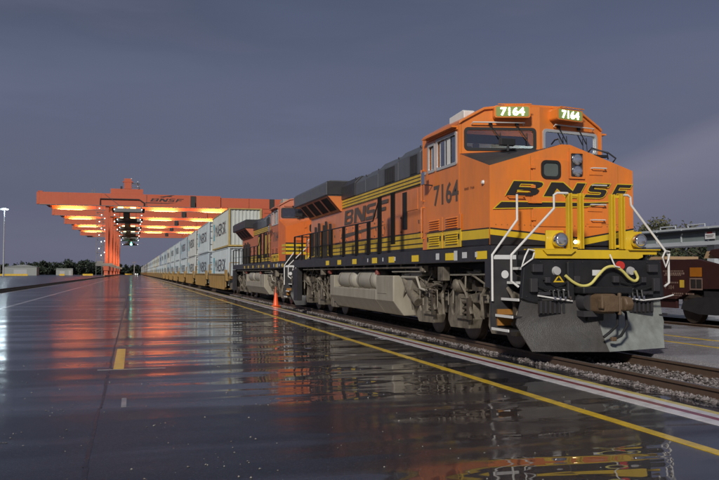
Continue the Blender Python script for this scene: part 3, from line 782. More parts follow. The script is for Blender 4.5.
        B(MB().sheet(fr, rect(*sorted((g*15.62, g*15.30)), 3.74, 4.33), off=-.015), 'window_blind', 'white_paint', cab)
        B(MB().sheet(fr, rect(*sorted((g*15.50, g*15.46)), 3.74, 4.33), off=.012), 'window_divider', 'loco_black', cab)
        sh = MB().box(*((-1.80,-1.662) if s < 0 else (1.662,1.80)), 14.86, 16.6, 4.44, 4.475).box(*((-1.69,-1.662) if s < 0 else (1.662,1.69)), 14.86, 16.6, 4.40, 4.438)
        B(sh, 'sun_visor', oc, cab)
        mr = MB().box(*((-1.86,-1.80) if s < 0 else (1.80,1.86)), 16.30, 16.50, 3.42, 3.70); mro = B(mr, 'mirror', 'chrome', cab, bevel=.01)
        B(MB().tube([(s*1.66, 16.3, 3.40), (s*1.83, 16.34, 3.42), (s*1.83, 16.36, 3.56)], .015, 6), 'mirror_arm', 'loco_black', mro)
        # louvred equipment doors below the cab
        for a, b in ((16.62, 15.72), (15.66, 14.72)):
            d = B(MB().sheet(fr, rect(*sorted((g*a, g*b)), 2.36, 2.66), t=.015, off=.014), 'louvre_door', oc, cab)
            d2 = B(MB().sheet(fr, rect(*sorted((g*a, g*b)), 1.995, 2.35), t=.015, off=.014), 'louvre_door', 'loco_yellow' if not old else 'band_yellow', cab)
            for zb, n_, mm, dd in ((2.40, 5, oc, d), (2.07, 5, 'loco_yellow' if not old else 'band_yellow', d2)):
                lv = MB()
                for k in range(n_):
                    z = zb + k*.05
                    xa = -CX-.014 if s < 0 else CX+.014
                    lv.prism([(xa, z), (xa + s*.028, z-.006), (xa, z+.032)], 'y', min(a, b)+.16, max(a, b)-.16)
                B(lv, 'louvres', mm, dd, kind='stuff')
            B(MB().box(*((-CX-.035,-CX-.015) if s < 0 else (CX+.015,CX+.035)), b+.06, b+.10, 2.16, 2.26).box(*((-CX-.035,-CX-.015) if s < 0 else (CX+.015,CX+.035)), a-.10, a-.06, 2.16, 2.26), 'latch', 'loco_black', d2)
        B(MB().sheet(fr, rect(*sorted((g*14.70, g*16.7)), 2.352, 2.368), off=.03), 'pinstripe', 'letter_black', cab)
        gi = MB()
        for z in (2.25, 3.1): gi.tube([(s*1.66, 16.82, z), (s*1.73, 16.82, z), (s*1.73, 16.82, z+.7), (s*1.66, 16.82, z+.7)], .014, 6)
        B(gi, 'grab_iron', oc, cab)
    if True:
        nl = MB(); letters(nl, '7164', left(-CX), -16.22, -14.84, 2.92, 3.38, .004, 0.0, .022)
        B(nl, 'road_number', 'letter_grey', cab)
    if not old:
        nl = MB(); letters(nl, 'BNSF', left(-1.60), -14.42, -14.26, 3.30, 3.345, .03); letters(nl, '7164', left(-1.60), -14.20, -14.04, 3.30, 3.345, .03)
    # front wall of the cab: two angled halves round the windshields
    def wallpt(x, z): return V(x, yf(x), z)
    ang = atan2(.21, 1.0)
    for s in (-1, 1):
        ex = V(cos(ang), -sin(ang), 0) if s < 0 else V(cos(ang), sin(ang), 0)
        o_ = V(0, 14.50, 0); L_ = 1/cos(ang)
        fr = (o_, ex, V(0,0,1))
        X = lambda x: x*L_
        outer = [(X(s*0), 3.0), (X(s*1.66), 3.0), (X(s*1.66), 4.50), (X(s*1.15), 4.80), (X(s*.5), 4.88), (0, 4.88)]
        win = rrect(min(X(s*.10), X(s*1.52)), max(X(s*.10), X(s*1.52)), 3.99, 4.42, .07)
        B(MB().sheet(fr, outer, [win], t=.06), 'cab_front_wall', oc, cab)
        wo = rrect(min(X(s*.075), X(s*1.545)), max(X(s*.075), X(s*1.545)), 3.965, 4.445, .085)
        gk = B(MB().sheet(fr, wo, [rrect(min(X(s*.13), X(s*1.49)), max(X(s*.13), X(s*1.49)), 4.02, 4.39, .06)], t=.03, off=.018), 'windshield_gasket', 'rubber' if s < 0 or old else 'window_steel', cab)  # right-hand gasket coloured paler, standing in for light on that edge
        B(MB().sheet(fr, win, off=-.02), 'windshield', 'cab_glass', cab)
        # wipers
        wp = MB()
        for xx in (.48, 1.02):
            a_ = o_ + ex*X(s*xx) + V(0,-.035,4.50); b_ = o_ + ex*X(s*xx + .20) + V(0,-.035,4.20)
            wp.tube([a_, b_], .012, 6); wp.tube([b_ + V(-.0,0,.13), b_ + V(.02,0,-.14)], .010, 6)
            wp.box(a_.x-.03, a_.x+.03, a_.y-.02, a_.y+.03, a_.z-.02, a_.z+.05)
            B(wp, 'wiper', 'rubber', cab); wp = MB()
        B(MB().tube([o_ + ex*X(s*1.40) + V(0,-.03,4.50), o_ + ex*X(s*1.40) + V(0,-.09,4.535), o_ + ex*X(s*.35) + V(0,-.09,4.535), o_ + ex*X(s*.35) + V(0,-.03,4.50)], .014, 6), 'grab_iron', 'grip_white' if not old else oc, cab)
    # roof slab
    rf = MB()
    def rl(y_off, zo):
        return [V(x, (yf(x) - .05) if y_off == 'f' else 16.92, z + zo) for x, z in roof_c]
    rf.v = []; A1 = rl('f', 0); A2 = rl('b', 0); B1 = rl('f', .055); B2 = rl('b', .055)
    n_ = len(A1); rf.add(A1 + A2 + B1 + B2, [])
    for i in range(n_-1):
        rf.f += [(i, i+1, n_+i+1, n_+i), (2*n_+i, 3*n_+i, 3*n_+i+1, 2*n_+i+1), (i, 2*n_+i, 2*n_+i+1, i+1), (n_+i, n_+i+1, 3*n_+i+1, 3*n_+i)]
    rf.f += [(0, n_, 3*n_, 2*n_), (n_-1, 3*n_-1, 4*n_-1, 2*n_-1)]
    B(rf, 'cab_roof', oc, cab, bevel=.01)
    B(MB().sheet(front(16.90), [(-1.66,1.99),(1.66,1.99)] + [(x, z) for x, z in roof_c[::-1]], t=.02), 'cab_rear_wall', oc, cab)
    # simple cab interior: bulkhead, desk, seats
    it = MB().box(-1.5, 1.5, 16.5, 16.86, 3.56, 4.42); B(it, 'bulkhead', 'cab_interior', cab)
    it = MB().box(-1.4, -.35, 14.95, 15.35, 3.56, 4.05).box(.5, 1.3, 14.95, 15.3, 3.56, 4.02).box(-1.15,-1.0,15.25,15.3,4.05,4.2); B(it, 'control_desk', 'interior_dark', cab, bevel=.02)
    for x in (-.9, .9):
        B(MB().box(x-.25, x+.25, 15.9, 16.4, 3.56, 3.9).box(x-.22, x+.22, 16.3, 16.42, 3.9, 4.32), 'cab_seat', 'loco_black', cab, bevel=.04)
    B(MB().box(-.75, .15, 16.44, 16.49, 3.95, 4.30).box(-1.35,-1.05,16.44,16.49,4.1,4.35), 'electrical_cabinet', 'white_paint', cab, bevel=.01)
    if not old:
        dl = B(MB().cyl((.9, 15.9, 4.42), (.9, 15.9, 4.46), .10, 14), 'cab_fill_disc', 'cab_fill_glow', cab)  # added glowing disc, there to brighten the right-hand windshield
        ld = bpy.data.lights.new('cab_fill_light', 'POINT'); ld.energy = 22; ld.color = (.8, 1.0, .95); ld.shadow_soft_size = .1  # added fill light behind the glass
        lo_ = bpy.data.objects.new('cab_fill_light', ld); COL.objects.link(lo_); lo_.parent = root; lo_.location = (.9, 3.35, 4.33)
    # air conditioner
    B(MB().prism([(15.2,4.62),(16.0,4.62),(16.0,4.86),(15.28,4.90),(15.2,4.87)], 'x', -1.38, -1.12), 'air_conditioner', 'tank_light' if old else 'white_paint', cab, bevel=.02)
    B(MB().cyl((.55, 15.6, 4.9), (.55, 15.6, 5.02), .05, 10).cyl((-.2, 15.8, 4.9), (-.2, 15.8, 5.0), .12, 14), 'antenna', 'loco_grey', cab)
    # number boards
    for s in (-1, 1):
        cx_ = s*.66; ex = V(1, s*.26, 0).normalized(); o_ = V(cx_, 14.36 + .05, 4.735)
        nb = MB().sheet((o_, ex, V(0,0,1)), rrect(-.37, .37, -.125, .125, .05), t=.42)
        no = B(nb, 'number_board', oc, cab, bevel=.012)
        B(MB().sheet((o_, ex, V(0,0,1)), rrect(-.335, .335, -.10, .10, .035), off=.006), 'board_lens', 'dark_glass' if old else 'board_lit', no)
        dm = MB(); letters(dm, '7164', (o_, ex, V(0,0,1)), -.24, .24, -.078, .078, .012, .0, .008)
        B(dm, 'board_digits', 'letter_black' if old else 'digit_lit', no)
        B(MB().tube([o_ + ex*-.3 + V(0,-.02,.145), o_ + ex*.38 + V(0,-.02,.15)], .012, 6), 'drip_rail', oc, no)
    # ------------------------------------------------ nose
    NX = 1.56
    fa = [(-NX,2.0),(-NX,3.50),(-.04,3.965),(.16,3.965),(NX,3.50),(NX,2.0)]
    A = [V(x, 13.60, z) for x, z in fa]
    Bk = [V(-1.655,14.84,2.0), V(-1.655,14.84,3.90), V(-.04,14.49,4.0), V(.16,14.49,4.0), V(1.655,14.84,3.90), V(1.655,14.84,2.0)]
    ns = MB(); ns.add(A + Bk, [(0,1,2,3,4,5), (0,6,7,1), (4,10,11,5), (0,5,11,6), (6,11,10,9,8,7)])
    nose = B(ns, 'nose', onose)
    # black anti-glare top
    tp = MB(); tp.add(A[1:5] + Bk[1:5], [(0,4,5,1), (1,5,6,2), (2,6,7,3)])
    tpo = tp.build('nose_top', 'loco_charcoal' if not old else onose, nose, (0, 12.5, 0)); 
    # orange rim along the front edge of the top
    F_ = front(13.60)
    if not old:
        # chevron at the foot of the nose
        B(MB().sheet(F_, [(-NX,2.0),(-NX,2.22),(.38,2.02),(NX,2.24),(NX,2.0)], off=.006), 'nose_black_panel', 'loco_black', nose)
        B(MB().sheet(F_, [(-NX,2.19),(-NX,2.30),(.38,2.13),(NX,2.33),(NX,2.22),(.38,2.0)], off=.010), 'nose_yellow_chevron', 'loco_yellow', nose)
        B(MB().sheet(F_, [(-NX,2.295),(-NX,2.325),(.38,2.155),(NX,2.355),(NX,2.325),(.38,2.125)], off=.013), 'pinstripe', 'letter_black', nose)
        for s in (-1,):
            SF = (V(-NX-.006, 13.6, 0), V(-(1.655-NX), 1.24, 0).normalized()*-1, V(0,0,1))
            B(MB().sheet(SF, [(-1.24,2.0),(-1.24,2.12),(0,2.12),(0,2.0)], off=.008), 'nose_black_panel', 'loco_black', nose)
            B(MB().sheet(SF, [(-1.24,2.12),(-1.24,2.30),(0,2.30),(0,2.19),(0,2.12)], off=.008), 'nose_yellow_chevron', 'loco_yellow', nose)
            B(MB().sheet(SF, [(-1.24,2.30),(-1.24,2.325),(0,2.325),(0,2.30)], off=.010), 'pinstripe', 'letter_black', nose)
            tx = MB(); letters(tx, 'BNSF', SF, -.98, -.80, 3.12, 3.17, .008); letters(tx, '7164', SF, -.74, -.58, 3.12, 3.17, .008)
            B(tx, 'small_lettering', 'letter_black', nose)
            B(MB().rings(tuple(SF[0] + SF[1]*-.22 + V(-.002,0,3.20)), tuple(SF[0] + SF[1]*-.22 + V(-.04,0,3.20)), [(0,.045),(1,.03)], 10), 'marker_lamp', 'white_paint', nose)
    else:
        for z in (2.30, 2.47, 2.64):
            B(MB().sheet(F_, rect(-NX,NX,z,z+.105), off=.006), 'nose_stripe', 'loco_yellow', nose)
            B(MB().sheet((V(-NX-.004, 13.6, 0), V((1.655-NX), -1.24, 0).normalized(), V(0,0,1)), rect(-.6,0,z,z+.105), off=.008), 'nose_stripe', 'loco_yellow', nose)
        B(MB().sheet(F_, rect(-NX,NX,2.0,2.27), off=.006), 'nose_black_panel', 'loco_black', nose)
        for z in (2.405, 2.575, 2.745):
            B(MB().sheet(F_, rect(-NX,NX,z,z+.065), off=.007), 'nose_stripe', 'loco_black', nose)
    # nose door
    sm_ = MB()
    for x_, za, zb in ((-.70,2.3,3.72),(.135,2.3,3.9),(1.22,2.4,3.58)): sm_.sheet(F_, rect(x_-.005, x_+.005, za, zb), off=.002)
    for za in (2.42,): sm_.sheet(F_, rect(.5, 1.22, za-.005, za+.005), off=.002)
    for x_ in [k*.12 - 1.44 for k in range(25)]:
        sm_.box(x_-.008, x_+.008, 13.590, 13.598, 2.375, 2.391)
    B(sm_, 'panel_seams', 'step_ochre', nose, kind='stuff')
    dr = MB().sheet(F_, rrect(-.66, .10, 2.36, 3.66, .03), [rrect(-.45, -.11, 3.32, 3.60, .07)], t=.03, off=.020)
    do = B(dr, 'nose_door', onose, nose, bevel=.006)
    B(MB().sheet(F_, rrect(-.49, -.07, 3.28, 3.64, .10), [rrect(-.44, -.12, 3.33, 3.59, .07)], t=.03, off=.045), 'window_gasket', 'rubber', do)
    B(MB().sheet(F_, rrect(-.45, -.11, 3.32, 3.60, .07), off=.024), 'door_window', 'rubber_glass', do)
    for z in (2.5, 2.82, 3.12, 3.50): B(MB().box(-.71, -.62, 13.555, 13.582, z-.03, z+.03), 'door_hinge', onose, do)
    B(MB().box(-.78, -.5, 13.535, 13.568, 2.80, 2.835).box(.03,.09,13.53,13.578,2.85,2.95), 'door_handle', onose, do)
    # headlight recess
    hb = MB().sheet(F_, rect(.12, .46, 3.30, 3.83), [rrect(.155, .425, 3.335, 3.795, .03)], t=.06, off=.035)
    hl = B(hb, 'headlight', onose, nose)
    B(MB().sheet(F_, rect(.13, .45, 3.31, 3.82), off=.008), 'headlight_plate', 'loco_charcoal', hl)
    for z in (3.45, 3.68):
        l_ = B(MB().rings((.29, 13.59, z), (.29, 13.545, z), [(0,.112),(.8,.112),(1,.098)], 18), 'headlight_ring', 'chrome', hl, smooth=True)
        B(MB().rings((.29, 13.548, z), (.29, 13.535, z), [(0,.095),(.6,.085),(1,.03)], 16), 'headlight_lens', 'plow_glass', hl, smooth=True)
    # grab irons on the nose
    gi = [(.62,.92,3.52),(.62,.92,3.18),(.58,.90,2.80),(.60,.88,2.50),(-1.20,-.86,2.92)]
    for a, b, z in gi:
        B(MB().tube([(a,13.60,z),(a,13.53,z),(b,13.53,z),(b,13.60,z)], .014, 6), 'grab_iron', 'grip_white' if a > 0 and not old else onose, nose)
        if a > 0: B(MB().box(a-.05, b-.05, 13.585, 13.598, z-.13, z-.05), 'step_plate', onose, nose)
    B(MB().tube([(-.02,14.0,4.03),(.0,13.9,4.10),(.0,13.75,4.10),(.02,13.70,3.99)], .016, 6), 'nose_rail', 'loco_black', nose)
    B(MB().tube([(.9,14.2,3.92),(.95,14.1,4.0),(1.2,13.9,3.9),(1.35,13.85,3.78),(1.35,13.95,3.72)], .016, 6), 'nose_rail', 'loco_black', nose)
    B(MB().tube([(1.0,14.3,3.95),(1.05,14.25,4.04),(1.45,14.3,3.96),(1.5,14.35,3.84)], .016, 6).box(1.0,1.4,14.2,14.3,3.85,3.9), 'nose_rail', 'loco_black', nose)
    B(MB().box(-.98, -.66, 14.28, 14.40, 4.02, 4.16).cyl((-.82,14.3,3.9),(-.82,14.3,4.03),.03,8), 'camera_unit', 'rubber', nose, bevel=.03)
    if not old:
        ol = MB(); bl = MB()
        spans = (('B',-1.24,-.42),('N',-.44,.48),('S',.44,1.04),('F',1.02,1.52))
        yl = MB()
        bnsf_wide(yl, front(13.578), spans, 2.94, 3.215, .0015, .018, .62)
        B(yl, 'nose_lettering_outline', 'loco_yellow', nose); 
        l2 = MB(); bnsf_wide(l2, front(13.578), spans, 2.94, 3.215, .004, .0, .62)
        B(l2, 'nose_lettering', 'letter_black', nose)
        sw = [(-1.47,2.69),(-1.33,2.81),(.55,2.835),(1.02,2.86),(.5,2.77),(-.1,2.745)]
        swo = [(-1.52,2.67),(-1.34,2.83),(.55,2.855),(1.12,2.88),(.5,2.75),(-.1,2.725)]
        B(MB().sheet(front(13.578), swo, off=.0015), 'nose_lettering_outline', 'loco_yellow', nose)
        B(MB().sheet(front(13.578), sw, off=.004), 'nose_lettering', 'letter_black', nose)
    # ------------------------------------------------ front platform
    pf = MB().box(-1.02, 1.02, 12.60, 13.6, 1.80, 1.88); B(pf, 'front_platform', 'loco_black')
    bmY = MB().prism([(-1.20,1.88),(-1.20,1.72),(.92,1.72),(1.02,1.75),(1.02,1.80),(1.32,1.80),(1.32,1.88)], 'y', 12.55, 12.62)
    by = B(bmY, 'front_beam', 'loco_yellow', bevel=.01)
    B(MB().box(-1.2, -.35, 12.55, 12.95, 1.882, 1.90).box(.70, 1.36, 12.50, 12.95, 1.882, 1.90), 'step_plate', 'loco_yellow', by)
    B(MB().prism([(-1.05,1.87),(-.4,1.87),(-.5,1.80),(-.98,1.80)], 'y', 12.50, 12.548), 'lamp_bracket', 'loco_yellow', by)
    for cx_, sg in ((-.66, -1), (.99, 1)):
        pl = B(MB().box(cx_-.17, cx_+.19, 12.80, 12.84, 1.90, 2.24), 'ditch_light', 'loco_yellow', by, bevel=.01)
        B(MB().rings((cx_+.03, 12.80, 2.06), (cx_+.03, 12.60, 2.06), [(0,.09),(.4,.125),(.9,.135),(1,.125),(.97,.10)], 22), 'lamp_ring', 'chrome', pl, smooth=True)
        B(MB().rings((cx_+.03, 12.61, 2.06), (cx_+.03, 12.585, 2.06), [(0,.105),(.6,.09),(1,.03)], 18), 'lamp_lens', 'plow_glass', pl, smooth=True)
    if not old: B(MB().sphere((-.28, 12.72, 2.03), .035), 'marker_lamp', 'lit_yellow', by, smooth=True)
    for x0_, x1_ in ((-.49,-.17),(.40,.69)):
        for xa in (x0_, x1_-.085):
            po = MB().prism([(xa,12.60),(xa+.02,12.60),(xa+.02,12.67),(xa+.065,12.67),(xa+.065,12.60),(xa+.085,12.60),(xa+.085,12.70),(xa,12.70)], 'z', 1.90, 2.91)
            B(po, 'collision_post', 'loco_yellow', bevel=.006)
        for z in (2.85, 1.93): B(MB().box(x0_+.087, x1_-.087, 12.67, 12.695, z, z+.05), 'post_brace', 'loco_yellow')
    # white end handrails
    hw = 'white_paint'
    def rail(pts, r=.022):
        B(MB().tube(pts, r, 8), 'handrail', hw, smooth=True)
    rail([(-.55,13.5,2.93),(-1.22,13.40,2.93),(-1.28,13.36,2.90),(-1.28,13.36,2.46),(-1.66,13.34,1.85),(-1.66,13.33,.95)] if False else [(-1.20,13.2,2.92),(-1.20,13.2,2.45),(-1.66,13.30,1.80),(-1.66,13.30,.95)])
    rail([(-.50,12.60,2.90),(-.72,12.60,2.90),(-.78,12.60,2.86),(-.78,12.60,2.62),(-1.62,12.62,1.78),(-1.62,12.62,1.32),(-1.50,12.58,1.22)])
    rail([(.66,12.60,2.90),(.74,12.60,2.90),(.80,12.60,2.86),(.81,12.60,2.72),(1.62,12.62,1.80),(1.62,12.62,1.28),(1.50,12.58,1.22)])
    for s in (-1, 1):
        b_ = 1.12 if s < 0 else 1.45
        xo = -1.20 if s < 0 else 1.60
        rail([(xo, 12.56, 1.86), (xo - .12 if s < 0 else xo-.10, 12.55, 1.88), (xo-.20 if s < 0 else xo-.18, 12.53, 1.75), (xo-.27 if s < 0 else xo-.12, 12.52, 1.58), (xo-.05, 12.53, 1.72), (xo, 12.56, 1.82)], .016)
    # stairwells
    for s in (-1, 1):
        def bx(a, b, y0, y1, z0, z1): return MB().box(min(s*a, s*b), max(s*a, s*b), y0, y1, z0, z1)
        B(bx(1.12, 1.66, 13.34, 13.40, .42, 1.975), 'stair_side_panel', 'loco_charcoal')
        B(bx(1.10, 1.14, 12.60, 13.34, .42, 1.80), 'stair_back', 'pilot_black')
        B(bx(1.14, 1.66, 13.40, 13.62, 1.2, 1.975), 'stair_side_panel', 'loco_charcoal')
        for k, (xo, z) in enumerate(((1.66, .46), (1.58, .70), (1.46, 1.00), (1.34, 1.30), (1.22, 1.56))):
            t_ = B(bx(1.14, xo, 12.64, 13.32, z-.03, z), 'stair_tread', 'loco_black')
            B(bx(xo, xo+.018, 12.64, 13.32, z-.035, z+.012), 'tread_edge', 'white_paint' if s < 0 else 'loco_charcoal', t_)
        B(bx(1.14, 1.56, 13.29, 13.335, .50, .80), 'step_box', 'step_ochre')
        B(MB().sheet(front(13.335), [(s*1.39 + .075*cos(q*pi/10), 1.44 + .075*sin(q*pi/10)) for q in range(20)], off=.006), 'round_badge', 'decal_white')
        lb_ = B(MB().sheet(front(13.335), rect(min(s*1.16,s*1.62), max(s*1.16,s*1.62), 1.72, 1.80), off=.006), 'warning_label', 'decal_white')
    # pilot plate and snow plow
    pp = MB().sheet(front(12.55), [(-1.40,1.70),(1.40,1.70),(1.46,1.02),(1.36,.98),(.9,.86),(.42,.98),(-.36,.98),(-.9,.86),(-1.36,.98),(-1.46,1.02)], t=.10)
    pil = B(pp, 'pilot_plate', 'pilot_black', bevel=.01)
    B(MB().box(-.45, .55, 12.2, 12.549, 1.10, 1.22).box(-.30,.02,12.3,12.549,.62,1.1).box(-.60,-.46,12.47,12.549,.62,1.66), 'draft_pocket', 'pilot_black', pil, bevel=.02)
    pw = MB()
    def wingp(s):
        top_o = V(s*1.42, 12.62, 1.02); top_i = V(-.02, 12.34, .96)
        mid_o = V(s*1.52, 12.55, .56); mid_i = V(-.06, 12.20, .52)
        bot_o = V(s*1.34, 12.40, .10); bot_i = V(-.06, 12.02, .10)
        pts = []
        rows = [(top_i, top_o), (mid_i, mid_o), (bot_i, bot_o)]
        return rows
    for s in (-1, 1):
        rows = wingp(s); m_ = MB(); vs = []; n2_ = 7; fs_ = []
        R2 = []
        for j in range(7):
            t_ = j/6
            if t_ < .5: a_ = [rows[0][k].lerp(rows[1][k], t_*2) for k in (0, 1)]
            else: a_ = [rows[1][k].lerp(rows[2][k], t_*2-1) for k in (0, 1)]
            cur = -.10*sin(pi*t_)                      # concave face
            R2.append([a_[0].lerp(a_[1], q/n2_) - V(0, cur, 0) for q in range(n2_+1)])
        for r_ in R2: vs += r_
        bk = [p_ + V(0, .03, 0) for p_ in vs]; nn_ = len(vs); w_ = n2_+1
        for j in range(6):
            for q in range(n2_):
                i_ = j*w_+q; fs_ += [(i_, i_+1, i_+w_+1, i_+w_), (i_+nn_, i_+w_+nn_, i_+w_+1+nn_, i_+1+nn_)]
        per = [q for q in range(w_)] + [j*w_+n2_ for j in range(1,7)] + [6*w_+q for q in range(n2_-1,-1,-1)] + [j*w_ for j in range(5,0,-1)]
        for k in range(len(per)): a_, b_ = per[k], per[(k+1) % len(per)]; fs_.append((a_, b_, b_+nn_, a_+nn_))
        m_.add(vs + bk, fs_)
        B(m_, 'snow_plow', 'pilot_black' if old else ('plow_grimy_shaded' if s < 0 else 'plow_steel_lit'), pil, smooth=True)  # wing colours carry a shaded left and a lit right side
        # step cut-out mesh and uncoupling lever
        B(MB().sheet(front(12.50), rrect(min(s*.62,s*1.18), max(s*.62,s*1.18), .74, .98, .03), off=.01), 'step_opening', 'grille_dark', pil)
        st_ = MB()
        for q in range(6): st_.box(*sorted((s*(.66+q*.09), s*(.70+q*.09))), 12.46, 12.485, .76, .97)
        B(st_, 'step_opening_bars', 'loco_charcoal', pil)
        B(MB().tube([(s*.50,12.42,1.02),(s*.9,12.40,.97),(s*1.30,12.42,1.0),(s*1.62,12.5,1.06)] if s > 0 else [(-.55,12.40,.97),(-.9,12.40,1.02),(-1.22,12.42,1.07)], .014, 6), 'uncoupling_lever', 'white_paint', pil)
        B(MB().box(*sorted((s*.62, s*.92)), 12.535, 12.548, 1.145, 1.175), 'decal', 'decal_white', pil)
        gh = MB()
        for q in range(4):
            x_ = s*(.60+q*.10)
            gh.tube([(x_,12.54,1.16),(x_,12.44,1.15),(x_-.01,12.40,1.02)], .02, 6)
        B(gh, 'air_hose', 'rubber', pil)
        gg = MB()
        for q in range(4): x_ = s*(.60+q*.10); gg.box(x_-.02, x_+.02, 12.375, 12.405, .99, 1.05)
        B(gg, 'hose_coupling', 'chrome', pil)
        B(MB().rings((s*.76 - .02, 12.55, 1.50), (s*.76 - .02, 12.50, 1.50), [(0,.085),(1,.07)], 16), 'receptacle_cover', 'cover_grey', pil, smooth=True)
    B(MB().box(-.05, .13, 12.54, 12.549, 1.42, 1.52), 'decal', 'decal_white', pil)
    B(MB().rings((.52, 12.55, 1.60), (.52, 12.50, 1.60), [(0,.085),(1,.075)], 18), 'red_cap', 'red_paint', pil, smooth=True)
    tri = [(-.84,1.30),(-.62,1.30),(-.73,1.44)]
    B(MB().sheet(front(12.55), tri, [[(-.79,1.325),(-.67,1.325),(-.73,1.40)]], off=.005), 'warning_triangle', 'loco_yellow', pil)
    if not old:
        hp = []
        ctl = [(-.66,1.42),(-.50,1.30),(-.32,1.235),(-.15,1.27),(.0,1.42),(.16,1.555),(.34,1.58),(.50,1.50),(.64,1.37),(.76,1.32),(.82,1.38),(.76,1.50)]
        def cr_(t_):
            i = min(int(t_), len(ctl)-2); f = t_-i
            g_ = lambda k: ctl[max(0, min(len(ctl)-1, k))]
            p0,p1,p2,p3 = g_(i-1), g_(i), g_(i+1), g_(i+2)
            return tuple(.5*((2*p1[k]) + (-p0[k]+p2[k])*f + (2*p0[k]-5*p1[k]+4*p2[k]-p3[k])*f*f + (-p0[k]+3*p1[k]-3*p2[k]+p3[k])*f**3) for k in (0,1))
        for k in range(56):
            a_, z_ = cr_(k*(len(ctl)-1)/55.001); hp.append((a_, 12.44, z_))
        B(MB().tube(hp, .027, 10), 'jumper_hose', 'hose_yellow', pil, smooth=True)
        B(MB().tube([(.26,12.46,1.80),(.30,12.42,1.66),(.33,12.40,1.58),(.42,12.40,1.565)], .014, 6), 'hose_hook', 'white_paint', pil)
    # small fittings spread over the pilot plate
    if not old:
        rp = random.Random(21)
        for s in (-1, 1):
            for (x_, z_, w_, h_) in ((1.18,1.55,.10,.07),(1.25,1.25,.07,.12),(.98,1.34,.05,.05),(.40,1.35,.06,.06),(1.05,1.10,.12,.03)):
                B(MB().box(s*x_-w_, s*x_+w_, 12.47, 12.547, z_-h_, z_+h_), 'bracket', 'loco_charcoal', pil, bevel=.01)
            for k in range(3):
                x0_ = s*rp.uniform(.5, .8); zz = 1.12 + k*.09
                B(MB().tube([(x0_, 12.50, zz), (x0_ + s*.25, 12.47, zz - .05), (x0_ + s*.5, 12.50, zz + rp.uniform(-.03,.08))], .013, 6), 'pilot_cable', 'rubber', pil, smooth=True)
            for z_ in (1.66, 1.05):
                for k in range(9): 
                    if k % 2 == 0: B(MB().cyl((s*(.25 + k*.14), 12.549, z_), (s*(.25 + k*.14), 12.535, z_), .014, 6), 'bolt_head', 'loco_charcoal', pil)
    # coupler
    def CPL(mb): mb.v = [((x - .20)*.92 - .12, y, (z - .93)*.95 + .94) for x, y, z in mb.v]; return mb
    cp = MB().prism([(.02,.78),(.02,1.06),(.10,1.10),(.38,1.10),(.44,1.04),(.44,.80),(.36,.74),(.1,.74)], 'y', 11.98, 12.5)
    CPL(cp)
    co = B(cp, 'coupler', 'coupler_rust', pil, bevel=.03)
    B(CPL(MB().prism([(11.78,.80),(11.72,.92),(11.78,1.04),(11.97,1.06),(11.97,.78)], 'x', .42, .60).box(.40,.56,11.85,12.2,.80,1.04)), 'coupler_knuckle', 'coupler_rust', co, bevel=.03)
    B(CPL(MB().box(-.02, .36, 11.84, 11.975, .78, 1.07).box(-.06,.0,11.78,11.9,.84,1.0).cyl((.40,11.9,.72),(.40,11.9,1.12),.035,10)), 'coupler_jaw', 'coupler_rust', co, bevel=.02)
    B(MB().rings((-.28,12.5,.95),(-.28,12.25,.95),[(0,.17),(.3,.19),(1,.15)],16).box(-.45,-.15,12.2,12.5,.70,.8), 'buffer_casting', 'loco_charcoal', co, smooth=True)
    for hpts in ([(.22,12.5,.95),(.20,12.15,.74),(.08,12.0,.56),(-.08,11.98,.44),(-.2,11.98,.36)], [(.34,12.5,.95),(.36,12.15,.76),(.28,12.0,.54),(.12,11.95,.38),(.0,11.95,.33)]): B(MB().tube(hpts, .026, 8), 'train_line_hose', 'rubber', pil, smooth=True)
    B(MB().box(-.08,.02,11.92,11.98,.29,.36), 'glad_hand', 'coupler_rust', pil, bevel=.01)
    # rear end
    B(MB().box(-1.45, 1.45, 31.96, 32.02, .55, 1.95), 'rear_pilot_plate', 'pilot_black')
    B(MB().box(-1.66,-1.45,31.3,32.0,.35,1.66), 'rear_stair_panel', 'loco_black')
    B(MB().box(.02,.42,32.03,32.9,.78,1.06), 'rear_coupler', 'coupler_rust', bevel=.03)
    rr_ = MB()
    for x in (-1.6, -1.1, -.6, .6, 1.1, 1.6): rr_.tube([(x, 32.0, 1.97), (x, 32.0, 2.95)], .022, 6)
    rr_.tube([(-1.6, 32.0, 2.95), (-.6, 32.0, 2.95)], .022, 6).tube([(.6, 32.0, 2.95), (1.6, 32.0, 2.95)], .022, 6)
    B(rr_, 'end_handrail', 'loco_black')
    return root
locomotive(0.0, False)
locomotive(20.75, True)
